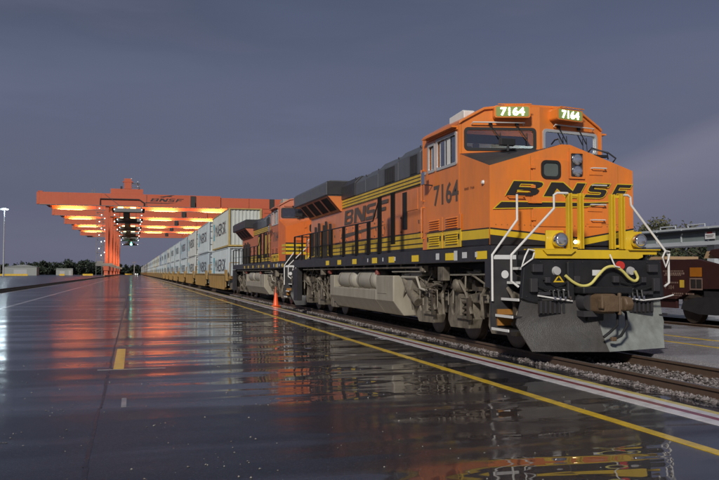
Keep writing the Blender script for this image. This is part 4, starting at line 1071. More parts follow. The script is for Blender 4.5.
# ------------------------------------------------------------------ container train
mk('container_blue', (0.50, 0.56, 0.58), 0.5, var=0.05, scale=.6, dirt=0.45, streak=1, dirtcol=(0.26, 0.24, 0.20))
mk('container_pale', (0.52, 0.55, 0.52), 0.5, var=0.06, scale=.6, dirt=0.35, streak=1, dirtcol=(0.27, 0.25, 0.18))
mk('container_grey', (0.30, 0.35, 0.43), 0.5, var=0.06, scale=.6, dirt=0.25, streak=1, dirtcol=(0.15, 0.15, 0.15))
mk('container_letter', (0.085, 0.09, 0.10), 0.5)
mk('star_blue', (0.22, 0.55, 0.64), 0.5)
mk('well_yellow', (0.30, 0.185, 0.055), 0.5, var=0.15, scale=1, dirt=0.55, streak=1, dirtcol=(0.16, 0.09, 0.04))
mk('post_yellow', (0.46, 0.33, 0.10), 0.5, var=0.1, dirt=0.3)
LC = 12.19
def container_meshes(kind, matn):
    H = 2.80; hw = 1.20
    b = MB()
    # corrugated sides: one folded sheet each side, smooth roof and ends
    for s in (-1, 1):
        prof = []; y = .12
        while y < LC-.3:
            prof += [(s*hw, y), (s*hw, y+.11), (s*(hw-.035), y+.18), (s*(hw-.035), y+.25)]; y += .32
        prof.append((s*hw, LC-.12)); o = len(b.v)
        vs = []; fs = []
        for x, yy_ in prof: vs += [(x, yy_, .12), (x, yy_, H-.06)]
        for k in range(len(prof)-1): fs.append((2*k, 2*k+2, 2*k+3, 2*k+1))
        b.add(vs, fs)
    b.box(-hw+.05, hw-.05, .10, LC-.1, H-.09, H-.05); b.box(-hw+.05, hw-.05, .10, LC-.1, .05, .12)
    vs = []; fs = []; x = -hw+.1; k = 0; pr = []
    while x < hw-.12: pr += [(x, .10), (x+.09, .10), (x+.13, .145), (x+.22, .145)]; x += .27
    for q, yy_ in pr: vs += [(q, yy_, .12), (q, yy_, H-.06)]
    for k in range(len(pr)-1): fs.append((2*k, 2*k+2, 2*k+3, 2*k+1))
    b.add(vs, fs)
    b.box(-hw+.06, hw-.06, .14, .16, .10, H-.07); b.box(-hw+.05, hw-.05, LC-.12, LC-.1, .12, H-.06)
    body = b.mesh('container_shell', matn, norm=False)
    f = MB()
    for s in (-1, 1):
        a0, a1 = sorted((s*1.22, s*1.10))
        for y0 in (0, LC-.12): f.box(a0, a1, y0, y0+.12, 0, H)
        a0, a1 = sorted((s*1.22, s*1.14)); f.box(a0, a1, .12, LC-.12, 0, .12); f.box(a0, a1, .12, LC-.12, H-.07, H)
    for y0 in (0.005, LC-.115): f.box(-1.10, 1.10, y0, y0+.11, 0, .12); f.box(-1.10, 1.10, y0, y0+.11, H-.07, H)
    fr = f.mesh('container_frame', 'post_yellow' if kind == 'A' else matn)
    fr2 = f.mesh('container_frame', matn)
    l = MB()
    fl = left(-1.205)
    for i, ch in enumerate('MAERSK'):
        w = 1.15; a = -9.6 + i*1.32; letters(l, ch, fl, a, a+w, 1.05, 2.0, .008, 0, .0)
    lt = l.mesh('side_lettering', 'container_letter')
    s_ = MB().sheet(fl, rect(-11.5, -10.3, .8, 2.2), off=.006); sq = s_.mesh('star_panel', 'star_blue')
    st = []
    for k in range(14):
        r = .5 if k % 2 == 0 else .23; g = pi/2 + k*pi/7; st.append((-10.9 + r*cos(g), 1.5 + r*sin(g)))
    sm_ = MB().sheet(fl, st, off=.012).mesh('star', 'decal_white')
    d = MB()
    for x in (-.75, -.35, .35, .75): d.tube([(x, .06, .15), (x, .06, H-.12)], .022, 6)
    for z in (.7, 1.3, 1.9, 2.4): d.box(-1.05, 1.05, .085, .098, z-.02, z+.02)
    dm = d.mesh('door_rods', 'loco_grey')
    return dict(body=body, frame=fr, frame2=fr2, text=lt, sq=sq, star=sm_, rods=dm)
KB = container_meshes('B', 'container_blue'); KP = container_meshes('A', 'container_pale'); KG = container_meshes('B', 'container_grey')
def container(kit, loc, label, group, door=False, text=True, first=False):
    t = thing('shipping_container', label, 'container', loc, 0, group)
    link('shell', kit['body'], t); link('frame', kit['frame'], t)
    if text: link('side_lettering', kit['text'], t); p = link('logo_panel', kit['sq'], t); link('logo_star', kit['star'], p)
    if door: link('door_rods', kit['rods'], t)
    return t
mk('container_b2', (0.40, 0.47, 0.52), 0.5, var=0.06, scale=.6, dirt=0.5, streak=1, dirtcol=(0.22, 0.21, 0.19))
mk('container_b3', (0.54, 0.56, 0.54), 0.5, var=0.06, scale=.6, dirt=0.55, streak=1, dirtcol=(0.30, 0.27, 0.21))
KB2 = container_meshes('B', 'container_b2'); KB3 = container_meshes('B', 'container_b3')
# articulated well cars
def wellcar_meshes():
    P = 16.1
    w = MB()
    for s in (-1, 1):
        a0, a1 = sorted((s*1.46, s*1.36))
        w.prism([(1.9,.95),(2.3,1.32),(13.9,1.32),(14.3,.95),(14.3,.45),(13.7,.24),(2.5,.24),(1.9,.45)], 'x', a0, a1)
        a0, a1 = sorted((s*1.52, s*1.34)); w.box(a0, a1, 2.1, 14.1, 1.322, 1.42)
    w.box(-1.35, 1.35, 2.2, 14.0, .26, .34)
    for y in (.55, 15.0): w.box(-1.3, 1.3, y, y+.5, .95, 1.25); 
    well = w.mesh('well', 'well_yellow')
    r = MB()
    r.box(-.019, .019, 0, .07, .28, 1.32)
    ribs = r.mesh('side_rib', 'well_yellow')
    pf = MB()
    for y in (0.25,): pf.box(-1.35, 1.35, y, y+1.7, 1.05, 1.12)
    for s in (-1, 1):
        for y in (.3,): pf.tube([(s*1.3, y, 1.1), (s*1.3, y, 2.2)], .03, 6); pf.tube([(s*1.3, y, 2.2), (s*.6, y, 2.2)], .03, 6)
        a0, a1 = sorted((s*1.48, s*1.30)); pf.prism([(1.2,.9),(2.1,.9),(2.1,1.7),(1.9,1.7)], 'x', a0, a1)
    plat = pf.mesh('end_platform', 'well_yellow')
    tk = MB()
    for s in (-1, 1):
        a0, a1 = sorted((s*1.10, s*.95)); tk.prism([(-1.1,.42),(-1.0,.65),(-.4,.78),(.4,.78),(1.0,.65),(1.1,.42),(.7,.36),(.35,.30),(-.35,.30),(-.7,.36)], 'x', a0, a1)
    tk.box(-1.0, 1.0, -.25, .25, .5, .85)
    truck = tk.mesh('truck', 'truck_grime')
    wh = MB()
    for y in (-.88, .88):
        for s in (-1, 1): wh.rings((s*.82, y, .46), (s*.66, y, .46), [(0,.36),(.05,.44),(.8,.46),(.82,.49),(1,.49)], 20)
        wh.cyl((-1.05, y, .46), (1.05, y, .46), .08, 8)
    wheels = wh.mesh('wheel_set', 'wheel_steel')
    return well, ribs, plat, truck, wheels
WM = wellcar_meshes()
Y0 = 56.1; PITCH = 16.1
ordn = ['first', 'second', 'third', 'fourth', 'fifth', 'sixth', 'seventh', 'eighth', 'ninth', 'tenth']
random.seed(11)
NW = 40
for k in range(NW):
    y = Y0 + k*PITCH
    t = thing('well_car', f'dirty yellow container well car, {ordn[k]} behind the two locomotives' if k < 8 else 'dirty yellow well car far down the container train', 'well car', (0, y, 0), 0, 'yellow well cars of the container train')
    link('well', WM[0], t)
    if k < 8:
        for kk in range(13):
            for ss in (-1, 1): link('side_rib', WM[1], t, (ss*1.481, 2.7 + kk*.88, 0))
    link('end_platform', WM[2], t); link('end_platform', WM[2], t, (0, 16.1, 0), pi)
    tr = link('truck', WM[3], t, (0, 0.0 if k else .9, 0)); link('wheel_set', WM[4], tr)
    yc = y + 2.0
    kit_u = KP if k == 0 else (KG if k in (9, 17, 26) else (KP if k in (11, 13, 20, 30) else (KB, KB2, KB3, KB)[(k*7) % 4]))
    kit_l = (KB, KB3, KB, KB2, KB)[(k*3) % 5] if k not in (12, 15, 23) else KP
    if k == 1:
        lu = 'pale blue upper container with dark banded end, second stack behind the locomotives'
    elif k == 0: lu = 'greenish beige upper container with yellow corner posts right behind the second locomotive'
    elif k < 8: lu = f'pale blue lettered upper container of the {ordn[k]} stack behind the locomotives'
    else: lu = 'upper tier shipping container far down the container train'
    ll = (f'pale blue lettered lower container in the {ordn[k]} yellow well car behind the locomotives' if k < 8 else 'lower tier shipping container far down the container train')
    container(kit_l, (0, yc, .55), ll, 'lower tier containers on the train', 0 < k < 3, k < 30)
    container(kit_u, (0, yc, 3.42), lu, 'upper tier containers on the train', 0 < k < 3, k < 30)
# traffic cone
def cone(x, y, z):
    t = thing('traffic_cone', 'orange traffic cone standing on the ballast beside the second locomotive', 'traffic cone', (x, y, z))
    MB().box(-.19, .19, -.19, .19, 0, .035).build('cone_base', 'cone_orange', t, bevel=.01)
    MB().rings((0,0,.035), (0,0,.95), [(0,.15),(.02,.14),(.95,.035),(1,.03)], 20).build('cone_body', 'cone_orange', t, smooth=True)
cone(-1.19, 38.2, -.148)

# ------------------------------------------------------------------ wide-span cranes
mk('crane_red', (0.52, 0.115, 0.055), 0.45, var=0.06, scale=.15, dirt=0.12, streak=1)
mk('crane_red_dull', (0.42, 0.09, 0.045), 0.5, var=0.05, scale=.1)
mk('crane_steel', (0.16, 0.17, 0.17), 0.5, var=0.2)
mk('crane_dark', (0.035, 0.03, 0.03), 0.6)
mk('sodium_lamp', (1, .7, .3), .5, emit=(1.0, 0.62, 0.20), estr=7)
mk('white_lamp', (1, 1, 1), .5, emit=(0.9, 1.0, 0.95), estr=5)
mk('green_lamp', (.3, 1, .8), .5, emit=(0.10, 1.0, 0.70), estr=14)
GB, GT = 31.6, 37.2
XL, XR = -49.0, 78.0
def lamp(par, name, loc, col, power, size, rot=(0,0,0), spot=None, size_y=None):
    if spot:
        d = bpy.data.lights.new(name, 'SPOT'); d.spot_size = radians(spot); d.spot_blend = .6; d.shadow_soft_size = size
    else:
        d = bpy.data.lights.new(name, 'AREA'); d.shape = 'RECTANGLE'; d.size = size; d.size_y = size_y or size
    d.energy = power; d.color = col
    o = bpy.data.objects.new(name, d); COL.objects.link(o); o.location = loc; o.rotation_euler = rot; o.parent = par
    return o
def crane(y, k, label):
    root = thing('gantry_crane', label, 'gantry crane', (-18.9, y, -.15), 0, 'orange wide-span gantry cranes over the tracks')
    ORG = (-18.9, 0, -.15)
    def B(mb, n, m, p=root, **kw): return mb.build(n, m, p, ORG, **kw)
    g1 = MB().box(XL+1.2, 31, 0, 2.6, GB, GT); gf = B(g1, 'front_girder', 'crane_red', bevel=.05)
    B(MB().box(XL, XL+1.15, .1, 2.5, GB+.2, GT-.1), 'girder_end_cap', 'crane_red', gf)
    B(MB().box(31.02, 54.0, .5, 2.6, GB+.2, GT-.7), 'girder_section', 'crane_red', gf); B(MB().box(54.02, 56.5, .6, 2.5, GB+.3, GT-.75), 'girder_joint', 'crane_dark', gf); B(MB().box(56.52, XR, .5, 2.6, GB+.2, GT-.75), 'girder_section', 'crane_red', gf)
    B(MB().box(XL+1.2, 31, -.7, -.02, GB-.12, GB+.12), 'girder_walkway', 'crane_steel', gf)
    B(MB().box(17.2, 19.6, -.35, -.01, GB+.4, GT-.3).box(17.5, 19.3, -.9, -.36, GB+.3, GB+2.4), 'cable_cabinet', 'crane_dark', gf)
    for x in (-36, -22, 4, 44, 70): B(MB().box(x, x+.12, -.03, -.005, GB+.1, GT-.1), 'girder_seam', 'crane_red_dull', gf)
    # rear girder, floodlit on its front face
    gr = B(MB().box(XL+4, XR, 24, 26.4, GB, GT), 'rear_girder', 'crane_red', bevel=.05)
    for x in (XL+3, -20.2, 44.0): B(MB().box(x, x+1.6, 2.62, 23.98, GB+.6, GT-1.2), 'end_tie', 'crane_red_dull')
    B(MB().box(XL+4, 31, 23.0, 23.95, GB-.25, GB+.02), 'girder_walkway', 'crane_steel', gr)
    if k < 4:
        for x in (-36, 6.5, 30):
            fx = B(MB().box(x-5, x+5, 21.6, 21.95, GB-.5, GB-.3), 'floodlight', 'crane_steel')
            for q in range(5): B(MB().box(x-4.6+q*2, x-3.6+q*2, 21.97, 22.05, GB-.46, GB-.32), 'floodlight_lens', 'sodium_lamp', fx)
            lamp(root, 'floodlight_lamp', (x+18.9, 20.3, GB+.1), (1.0, 0.46, 0.13), 4600, 12.0, (radians(105), 0, 0), None, .6)
            for q in (-5.6, 5.6): B(MB().box(x+q-.25, x+q+.25, 20.5, 22, GB-.6, GB-.1), 'lamp_bracket', 'crane_dark', fx)
    # legs
    for yy_ in (0.4, 24.3):
        for x in (-20.1, 50.0):
            lg = B(MB().loft([V(x,yy_-.2,GB), V(x+1.5,yy_-.2,GB), V(x+1.5,yy_+2.0,GB), V(x,yy_+2.0,GB)], [V(x,yy_,4.5), V(x+1.2,yy_,4.5), V(x+1.2,yy_+1.8,4.5), V(x,yy_+1.8,4.5)]), 'leg', 'crane_red', bevel=.04)
            if x < 0:
                B(MB().box(x+.45, x+.75, yy_-.14, yy_-.02, 5, GB-1), 'ladder_rail', 'crane_red_dull', lg)
    for x in (-20.6, 49.6):
        sb = B(MB().box(x, x+2.3, -3, 29, 2.6, 4.5), 'sill_beam', 'crane_red')
        for yb in (-2, 4, 20, 26):
            bg_ = B(MB().prism([(yb-2.1,.5),(yb-1.8,1.6),(yb-.5,2.58),(yb+.5,2.58),(yb+1.8,1.6),(yb+2.1,.5)], 'x', x+.3, x+2.0), 'bogie', 'crane_red')
            for q in (-1.5, -.5, .5, 1.5): B(MB().cyl((x+.6, yb+q, .3), (x+1.7, yb+q, .3), .42, 12), 'wheel', 'crane_dark', bg_)
    # stair tower on the left leg with lamps at each landing
    stw = MB()
    for j in range(9):
        z = 4.6 + j*3.0
        stw.box(-23.8, -21.2, -.4, 1.6, z, z+.12)
        zig = [(-23.6, z+.1), (-21.4, z+3.0)] if j % 2 == 0 else [(-21.4, z+.1), (-23.6, z+3.0)]
        if j < 8: stw.tube([(zig[0][0], .5, zig[0][1]), (zig[1][0], .5, zig[1][1])], .12, 4)
        stw.tube([(-23.8, -.4, z+1.1), (-21.2, -.4, z+1.1)], .05, 4)
    for x, yy_ in ((-23.8,-.4),(-21.2,-.4),(-23.8,1.6),(-21.2,1.6)): stw.tube([(x, yy_, .5), (x, yy_, GB)], .08, 4)
    so_ = B(stw, 'stair_tower', 'crane_steel')
    for j in range(9):
        z = 6.4 + j*3.0
        B(MB().sphere((-22.6 + (j % 2)*.9, -.6, z), .20, 8, 5), 'landing_lamp', 'white_lamp', so_)
    B(MB().box(-24, -16.5, -1.2, 3.2, 4.55, 4.75).box(-24,-16.5,-1.25,-1.2,4.75,5.8), 'leg_platform', 'crane_steel')
    B(MB().box(-23.5,-20.8,-1.0,1.0,4.8,6.8), 'electrical_cabinet', 'crane_steel', bevel=.05)
    # trolley hanging at the left bay with its cab and spreader
    tr = B(MB().box(-17.5, -3.0, 4.0, 22.0, GB-1.4, GB-.6), 'trolley', 'crane_dark')
    B(MB().box(-15.8, -4.8, -.9, -.2, GB-2.6, GB-1.0).box(-16.3,-15.8,-.9,3.9,GB-2.6,GB+.1).box(-4.8,-4.3,-.9,3.9,GB-2.6,GB+.1), 'trolley_walkway', 'crane_steel', tr)
    B(MB().box(-14.4, -6.4, 6, 12, GB-6.4, GB-5.0), 'spreader', 'crane_dark', tr); B(MB().box(-16.0, -4.8, 7, 8.2, GB-7.4, GB-6.5), 'spreader_beam', 'crane_dark', tr)
    hk = MB()
    for x in (-14, -6.8):
        for yy_ in (6.3, 11.7): hk.tube([(x, yy_, GB-5.0), (x, yy_, GB-1.4)], .07, 4)
    B(hk, 'hoist_ropes', 'crane_dark', tr)
    B(MB().box(-12.6, -9.6, 13, 16, GB-4.6, GB-1.5), 'operator_cab', 'crane_steel', tr, bevel=.1)
    for x in (-16.3, -4.4):
        for z in (GB-1.6, GB-3.6, GB-6.6):
            B(MB().sphere((x, -1.1 if z > GB-3 else 5.8, z), .22, 8, 5), 'trolley_lamp', 'white_lamp', tr)
    for x in (-13.6,-8.2): B(MB().box(x-1.2, x+1.2, -.5, -.35, GB-1.0, GB-.4), 'trolley_floodlight', 'sodium_lamp', tr)
    lamp(root, 'trolley_floodlamp', (-10.5+18.9, 20, GB-.2), (1.0, .55, .15), 1700, 6, (radians(120), 0, 0), None, .5)
    lamp(root, 'leg_floodlamp', (3.4, -4.0, 9), (1.0, .50, .18), 800, 1.5, (radians(115), 0, radians(40)), None, 1.5)
    if k == 0:
        # machinery house and mast on top
        mh = B(MB().box(-18.0, -3.9, .2, 2.4, GT+.02, GT+2.3), 'machinery_house', 'crane_red', bevel=.06)
        B(MB().box(-12.2, -9.0, .1, 2.3, GT+2.32, GT+7.0).box(-12.8,-8.4,.0,2.4,GT+5.3,GT+5.8), 'service_tower', 'crane_red', mh, bevel=.05)
        B(MB().box(-13.8,-12.9,.1,1,GT+2.32,GT+3.4), 'vent', 'crane_dark', mh)
        tw = MB().tube([(-8.9, 1, GT+5.0), (-5.4, 1, GT+4.8)], .12, 6)
        for x, z in ((-6.6, 5.0), (-6.2, 3.9), (-5.8, 2.6)): tw.sphere((x, .2, GT+z), .38, 8, 5)
        tw.box(-8.9,-5.2,.4,1.4,GT+3.0,GT+3.2).box(-8.9,-5.2,.4,1.4,GT+4.4,GT+4.55).tube([(-5.3,.4,GT+2.3),(-5.3,.4,GT+5.4)],.06,4).tube([(-7.9,.4,GT+2.3),(-7.9,.4,GT+8.5)],.06,4)
        B(tw, 'antenna_deck', 'crane_steel', mh)
        for x, z in ((-9.0, 6.9), (-6.2, 5.6), (-6.2, 3.4)): B(MB().sphere((x, -.1, GT+z), .28, 8, 5), 'deck_lamp', 'decal_white', mh)
        lb = MB()
        fr = (V(0,-.0,0), V(1,0,0), V(0,0,1))
        bnsf_wide(lb, fr, (('B',-.8,3.4),('N',3.0,7.4),('S',7.0,10.6),('F',10.4,14.2)), 34.0, 35.5, .03, .0, .6)
        lb.sheet(fr, [(-3.5,33.2),(-2.8,33.6),(7,33.5),(11.5,33.8),(7,33.15)], off=.03)
        lb.sheet(fr, [(2.2,36.0),(5.8,36.6),(8.6,37.1),(10.2,37.15),(8.4,36.7),(9.2,36.3),(6.4,36.3),(5.2,35.9),(3.6,36.1)], off=.03)
        B(lb, 'girder_lettering', 'crane_dark', gf)
        # conduit frame and stay wires
        fm = MB().tube([(-22.4,-.35,GB+.2),(-22.4,-.35,GB+3.1),(-5.6,-.35,GB+3.1),(-3.4,-.35,GB+1.6),(-3.4,-.35,GB+.3)], .30, 8)
        B(fm, 'cable_conduit', 'crane_dark', gf)
        B(MB().tube([(-20.5,-.5,GT-.3),(-13.5,-.5,GB-.2)], .07, 5).tube([(-2.6,-.5,GT),(-2.6,-.5,GB-.5)], .07, 5), 'stay_cable', 'crane_steel', gf)
        B(MB().box(-27.5,-21.5,.3,1.8,GT+.02,GT+.2).box(-26,-25.6,.3,.6,GT+.2,GT+1.6).box(-25,-24.7,.3,.6,GT+.2,GT+2.1), 'roof_walkway', 'crane_steel', gf)
        B(MB().box(-48.5,-46.5,.3,1.8,GT+.02,GT+.5), 'end_buffer', 'crane_red_dull', gf)
    if k == 3:
        B(MB().sphere((-9.4, 4.0, 22.0), .75, 10, 6), 'signal_lamp', 'green_lamp')
        B(MB().box(-9.9,-8.9,4.0,5,22.8,GB-7.3), 'signal_bracket', 'crane_steel')
        lamp(root, 'signal_lamp_light', (9.5, 2.8, 22.1), (.1, 1.0, .7), 600, .8, (radians(75), 0, 0), None, .8)
    if k >= 1:
        B(MB().tube([(-20, 1, 24.6-k*.6), (-2.0, 1, 24.6-k*.6)], .10, 4), 'cross_cable', 'crane_steel')
    return root
for k, (y, lb) in enumerate(((371, 'nearest orange gantry crane with lettered girder and machinery tower on top'),
                            (440, 'second orange gantry crane counting from the camera'),
                            (517, 'third orange gantry crane counting from the camera'),
                            (585, 'fourth orange gantry crane with the green signal light'),
                            (672, 'farthest orange gantry crane, smallest in the row'))):
    crane(y, k, lb)
# ------------------------------------------------------------------ yard furniture and far background
mk('mast_steel', (0.35, 0.37, 0.39), 0.5)
mk('mast_lamp', (1, 1, 1), .5, emit=(0.75, 0.95, 1.0), estr=26)
mk('shed_white', (0.24, 0.27, 0.27), 0.6); mk('shed_roof', (0.20, 0.23, 0.23), 0.5)
mk('barrier_yellow', (0.50, 0.34, 0.02), 0.5, var=.1)
mk('headlamp_lit', (1, 1, 1), .5, emit=(1, 1, .9), estr=14)
mk('panel_translucent', (0.20, 0.24, 0.235), 0.35, var=.08, dirt=.2)
mk('steel_white', (0.45, 0.48, 0.50), 0.5, var=.06)
mk('wagon_brown', (0.040, 0.013, 0.011), 0.5, var=0.2, dirt=0.3, dirtcol=(0.03, 0.015, 0.012))
mk('wagon_print', (0.20, 0.13, 0.10), 0.6, var=.2)
mk('sticker_orange', (0.36, 0.12, 0.008), 0.5)
mk('timber', (0.42, 0.28, 0.16), 0.6, bump=.2)
mk('cable_black', (0.01, 0.01, 0.012), .5)
def mast(x, y, h, label, lit=True):
    t = thing('light_mast', label, 'light mast', (x, y, -.15))
    MB().rings((0,0,0), (0,0,h), [(0,.38),(.5,.28),(1,.16)], 12).build('mast_pole', 'mast_steel', t, smooth=True)
    r = MB().rings((0,0,h-.1), (0,0,h+.25), [(0,.9),(1,.9)], 16).build('lamp_ring', 'mast_steel', t)
    for k in range(8):
        a = k*pi/4; MB().box(1.25*cos(a)-.32, 1.25*cos(a)+.32, 1.25*sin(a)-.32, 1.25*sin(a)+.32, h-.35, h-.1).build('floodlight', 'mast_lamp' if lit else 'mast_steel', r)
    if lit:
        d = bpy.data.lights.new('mast_light', 'POINT'); d.energy = 3500; d.color = (.75, .93, 1); d.shadow_soft_size = 1.4
        o = bpy.data.objects.new('mast_light', d); COL.objects.link(o); o.parent = t; o.location = (0, 0, h-1.9)
mast(-65.7, 398, 31.5, 'tall lit high-mast light pole at the left edge of the yard')
mast(-7.0, 640, 10, 'slim unlit lamp post in the distance right of the crane legs', False)
def hut(x, y, w, d, h, label, rise=.8, mat='shed_white'):
    t = thing('shed', label, 'shed', (x, y, -.15))
    MB().box(-w/2, w/2, 0, d, 0, h).build('wall', mat, t)
    MB().prism([(-w/2-.3, h), (w/2+.3, h), (w/2-.4, h+rise), (-w/2+.4, h+rise)] if rise < 1 else [(-w/2-.3, h), (w/2+.3, h), (w*.1, h+rise)], 'y', -.3, d+.3).build('roof', 'shed_roof', t)
    MB().box(-w*.2, w*.2, -.06, -.01, 0, h*.7).build('door', 'mast_steel', t)
    return t
hut(-79, 560, 20, 14, 5.6, 'pale green white shed behind the yellow barriers at far left', 1.6)
hut(-58, 620, 8.6, 8, 4.2, 'small grey flat roofed hut in the middle distance left of the crane legs')
hut(-50.5, 590, 3.6, 4, 4.6, 'little pale booth between the grey hut and the crane legs', .3)
t = thing('storage_tank', 'white upright cylindrical tank beside the pale shed at far left', 'storage tank', (-89, 540, -.15))
MB().rings((0,0,0), (0,0,6.6), [(0,.95),(.97,.95),(1,.6)], 16).build('tank_shell', 'white_paint', t, smooth=True)
MB().box(-1.1, 1.1, -1.1, 1.1, 0, .25).build('tank_base', 'mast_steel', t)
bm_ = None
for (xa, xb, y) in ((-113, -66, 500), (-51.5+.0, -45.5, 520), (-38.0, -31.0, 520), (-25.5, -22.2, 520), (-14.5, -7.0, 690)):
    n = max(1, int((xb-xa)/3.1))
    me = MB().prism([(-.35,0),(.35,0),(.22,.35),(.14,1.1),(-.14,1.1),(-.22,.35)], 'x', -1.5, 1.5).mesh('barrier', 'barrier_yellow')
    for k in range(n):
        o = link('yellow_barrier', me, None, (xa + 1.5 + k*3.05, y, -.15))
        tag(o, 'yellow painted barrier block in the ' + ({-113:'long run below the pale shed at far left',-51.5:'short run left of the small grey hut',-38.0:'short run beside the little pale booth',-25.5:'run at the foot of the crane legs',-14.5:'run between the crane legs and the train'}[xa]), 'barrier', 'yellow barriers along the far edge of the yard')
# distant pickup with its headlights on
def truck(x, y):
    t = thing('pickup_truck', 'distant pickup truck with headlights on between the cranes and the train', 'pickup truck', (x, y, -.15))
    MB().prism([(-2.6,.5),(-2.6,1.0),(-1.3,1.1),(-.7,1.75),(.6,1.8),(.9,1.15),(2.7,1.15),(2.7,.5)], 'x', -.95, .95).build('body', 'loco_charcoal', t, bevel=.05)
    for s in (-1, 1):
        MB().box(s*.65-.22, s*.65+.22, -2.66, -2.61, .72, .95).build('headlight', 'headlamp_lit', t)
        for yy_ in (-1.7, 1.7): MB().cyl((s*.98, yy_, .38), (s*.75, yy_, .38), .38, 12).build('wheel', 'rubber', t)
    MB().sheet((V(0,-1.02,1.43), V(1,0,0), V(0,.68,.73).normalized()), rect(-.8, .8, -.3, .3), off=.02).build('windscreen', 'dark_glass', t)
truck(-5.5, 600)

# elevated conveyor gallery at the right
X0 = 14.0
t = thing('elevated_gallery', 'long grey panelled elevated gallery on posts behind the brown wagon', 'elevated gallery', (X0, 30, -.15))
OG = (X0, 30, -.15)
fr_ = MB().box(X0-.05, X0+1.4, 24.6, 120, 2.58, 2.74).box(X0-.02, X0+.10, 24.6, 120, 3.24, 3.32)
fr_.build('deck_beam', 'steel_white', t, OG)
pm = MB().box(-.03, .03, 0, 1.52, 0, .5).mesh('panel', 'panel_translucent')
bmx = MB().box(-.07, -.03, -.03, .03, -.01, .52).mesh('panel_post', 'steel_white')
for k in range(40):
    link('panel', pm, t, (.02, 24.64 - 30 + k*1.60, 2.74+.15)); link('panel_post', bmx, t, (.0, 24.60 - 30 + k*1.60, 2.74+.15))
for y in (26.3, 38, 50, 62, 74): MB().box(X0+.3, X0+.6, y, y+.4, -.06, 2.58).build('gallery_post', 'steel_white', t, OG)
MB().tube([(X0-.15, 24.6, 3.16), (X0-.15, 60, 2.98)], .07, 6).build('cable', 'cable_black', t, OG)
for y0 in (28.6, 26.8):
    MB().tube([(X0+.3, y0, 3.32), (X0+.3, y0, 3.45), (X0+.3, y0+1.0, 3.45), (X0+.3, y0+1.0, 3.32)], .03, 6).build('roof_frame', 'steel_white', t, OG)
sg = thing('warning_sign', 'white warning sign with faded red header hung on the grey gallery', 'sign', (X0-.1, 26.0, 2.85))
MB().sheet(left(X0-.12), rect(-26.30, -25.75, 2.80, 3.12), t=.02).build('sign_board', 'decal_white', sg, (X0-.1, 26.0, 2.85))
MB().sheet(left(X0-.12), rect(-26.18, -25.88, 3.02, 3.11), off=.006).build('sign_header', 'red_paint', sg, (X0-.1, 26.0, 2.85))
mm = MB()
for z, a, b in ((2.95,-26.26,-25.8),(2.89,-26.20,-25.86)): mm.sheet(left(X0-.12), rect(a, b, z-.012, z+.012), off=.006)
mm.build('sign_print', 'letter_grey', sg, (X0-.1, 26.0, 2.85))

# brown well wagon on the neighbouring track
WX = 7.55
t = thing('brown_wagon', 'dark brown freight wagon with orange sticker on the neighbouring track at right', 'wagon', (8.5, 20, 0))
OW = (8.5, 20, 0)
MB().prism([(21.6,1.86),(19.0,1.86),(18.2,1.70),(16.4,1.70),(16.4,1.06),(19.2,1.0),(19.9,.70),(23.0,.70),(30.0,.60),(30.0,1.70),(22.6,1.80)], 'x', WX, WX+.16).build('side_plate', 'wagon_brown', t, OW, bevel=.015)
MB().prism([(30.02,.5),(30.02,1.75),(120,1.75),(120,.5)], 'x', WX, WX+.16).build('side_sill', 'wagon_brown', t, OW)
MB().box(WX+.17, 9.4, 16.6, 30, 1.30, 1.45).box(9.4, 9.55, 16.4, 120, .6, 1.75).build('wagon_deck', 'wagon_brown', t, OW)
MB().box(WX+.2, WX+1.6, 16.2, 19.9, .62, 1.25).build('underframe', 'loco_black', t, OW)
MB().box(WX+.05, WX+.15, 20.0, 22.6, .42, .695).build('side_bracket', 'wagon_brown', t, OW)
MB().box(8.3, 8.7, 10.0, 18.5, .95, 1.25).build('centre_sill', 'wagon_brown', t, OW)
for x in (WX-.02, WX-.02): pass
rb_ = MB()
for y in (21.3, 22.9, 24.5): MB().box(WX-.04, WX-.003, y-.05, y+.05, .765, 1.68).build('side_rib', 'wagon_brown', t, OW)
rb_.box(WX-.05, WX-.002, 19.9, 30, .70, .76)
rb_.build('sill_flange', 'wagon_brown', t, OW)
MB().sheet(left(WX), rect(-19.30, -18.80, 1.36, 1.62), off=.01).build('orange_sticker', 'sticker_orange', t, OW)
MB().sheet(left(WX), rect(-19.32, -18.78, .98, 1.32), [rect(-19.28,-18.82,1.02,1.28)], off=.01).sheet(left(WX), rect(-19.06,-19.04,1.02,1.28), off=.01).build('data_frame', 'wagon_print', t, OW)
MB().sheet(left(WX), rect(-19.27, -18.83, 1.03, 1.27), off=.006).build('data_panel', 'letter_black', t, OW)
MB().sheet(left(WX), rect(-19.75, -19.55, 1.04, 1.26), off=.01).build('yellow_sticker', 'band_yellow', t, OW)
pr_ = MB(); random.seed(7)
for z, a, b, h in ((1.52,-20.5,-19.6,.022),(1.45,-20.4,-19.6,.03),(1.40,-20.45,-19.7,.018),(1.18,-20.4,-19.85,.022),(.86,-20.1,-19.6,.022),(.86,-19.5,-19.2,.022),(.80,-20.1,-19.7,.016)):
    x = a
    while x < b:
        w = random.uniform(.03, .09); pr_.sheet(left(WX), rect(x, x+w, z-h, z+h), off=.008); x += w + .025
letters(pr_, 'BN', left(WX), -21.1, -20.88, 1.40, 1.52, .01); letters(pr_, '1 384', left(WX), -20.4, -20.0, .98, 1.10, .01)
pr_.build('side_print', 'wagon_print', t, OW, kind='stuff')
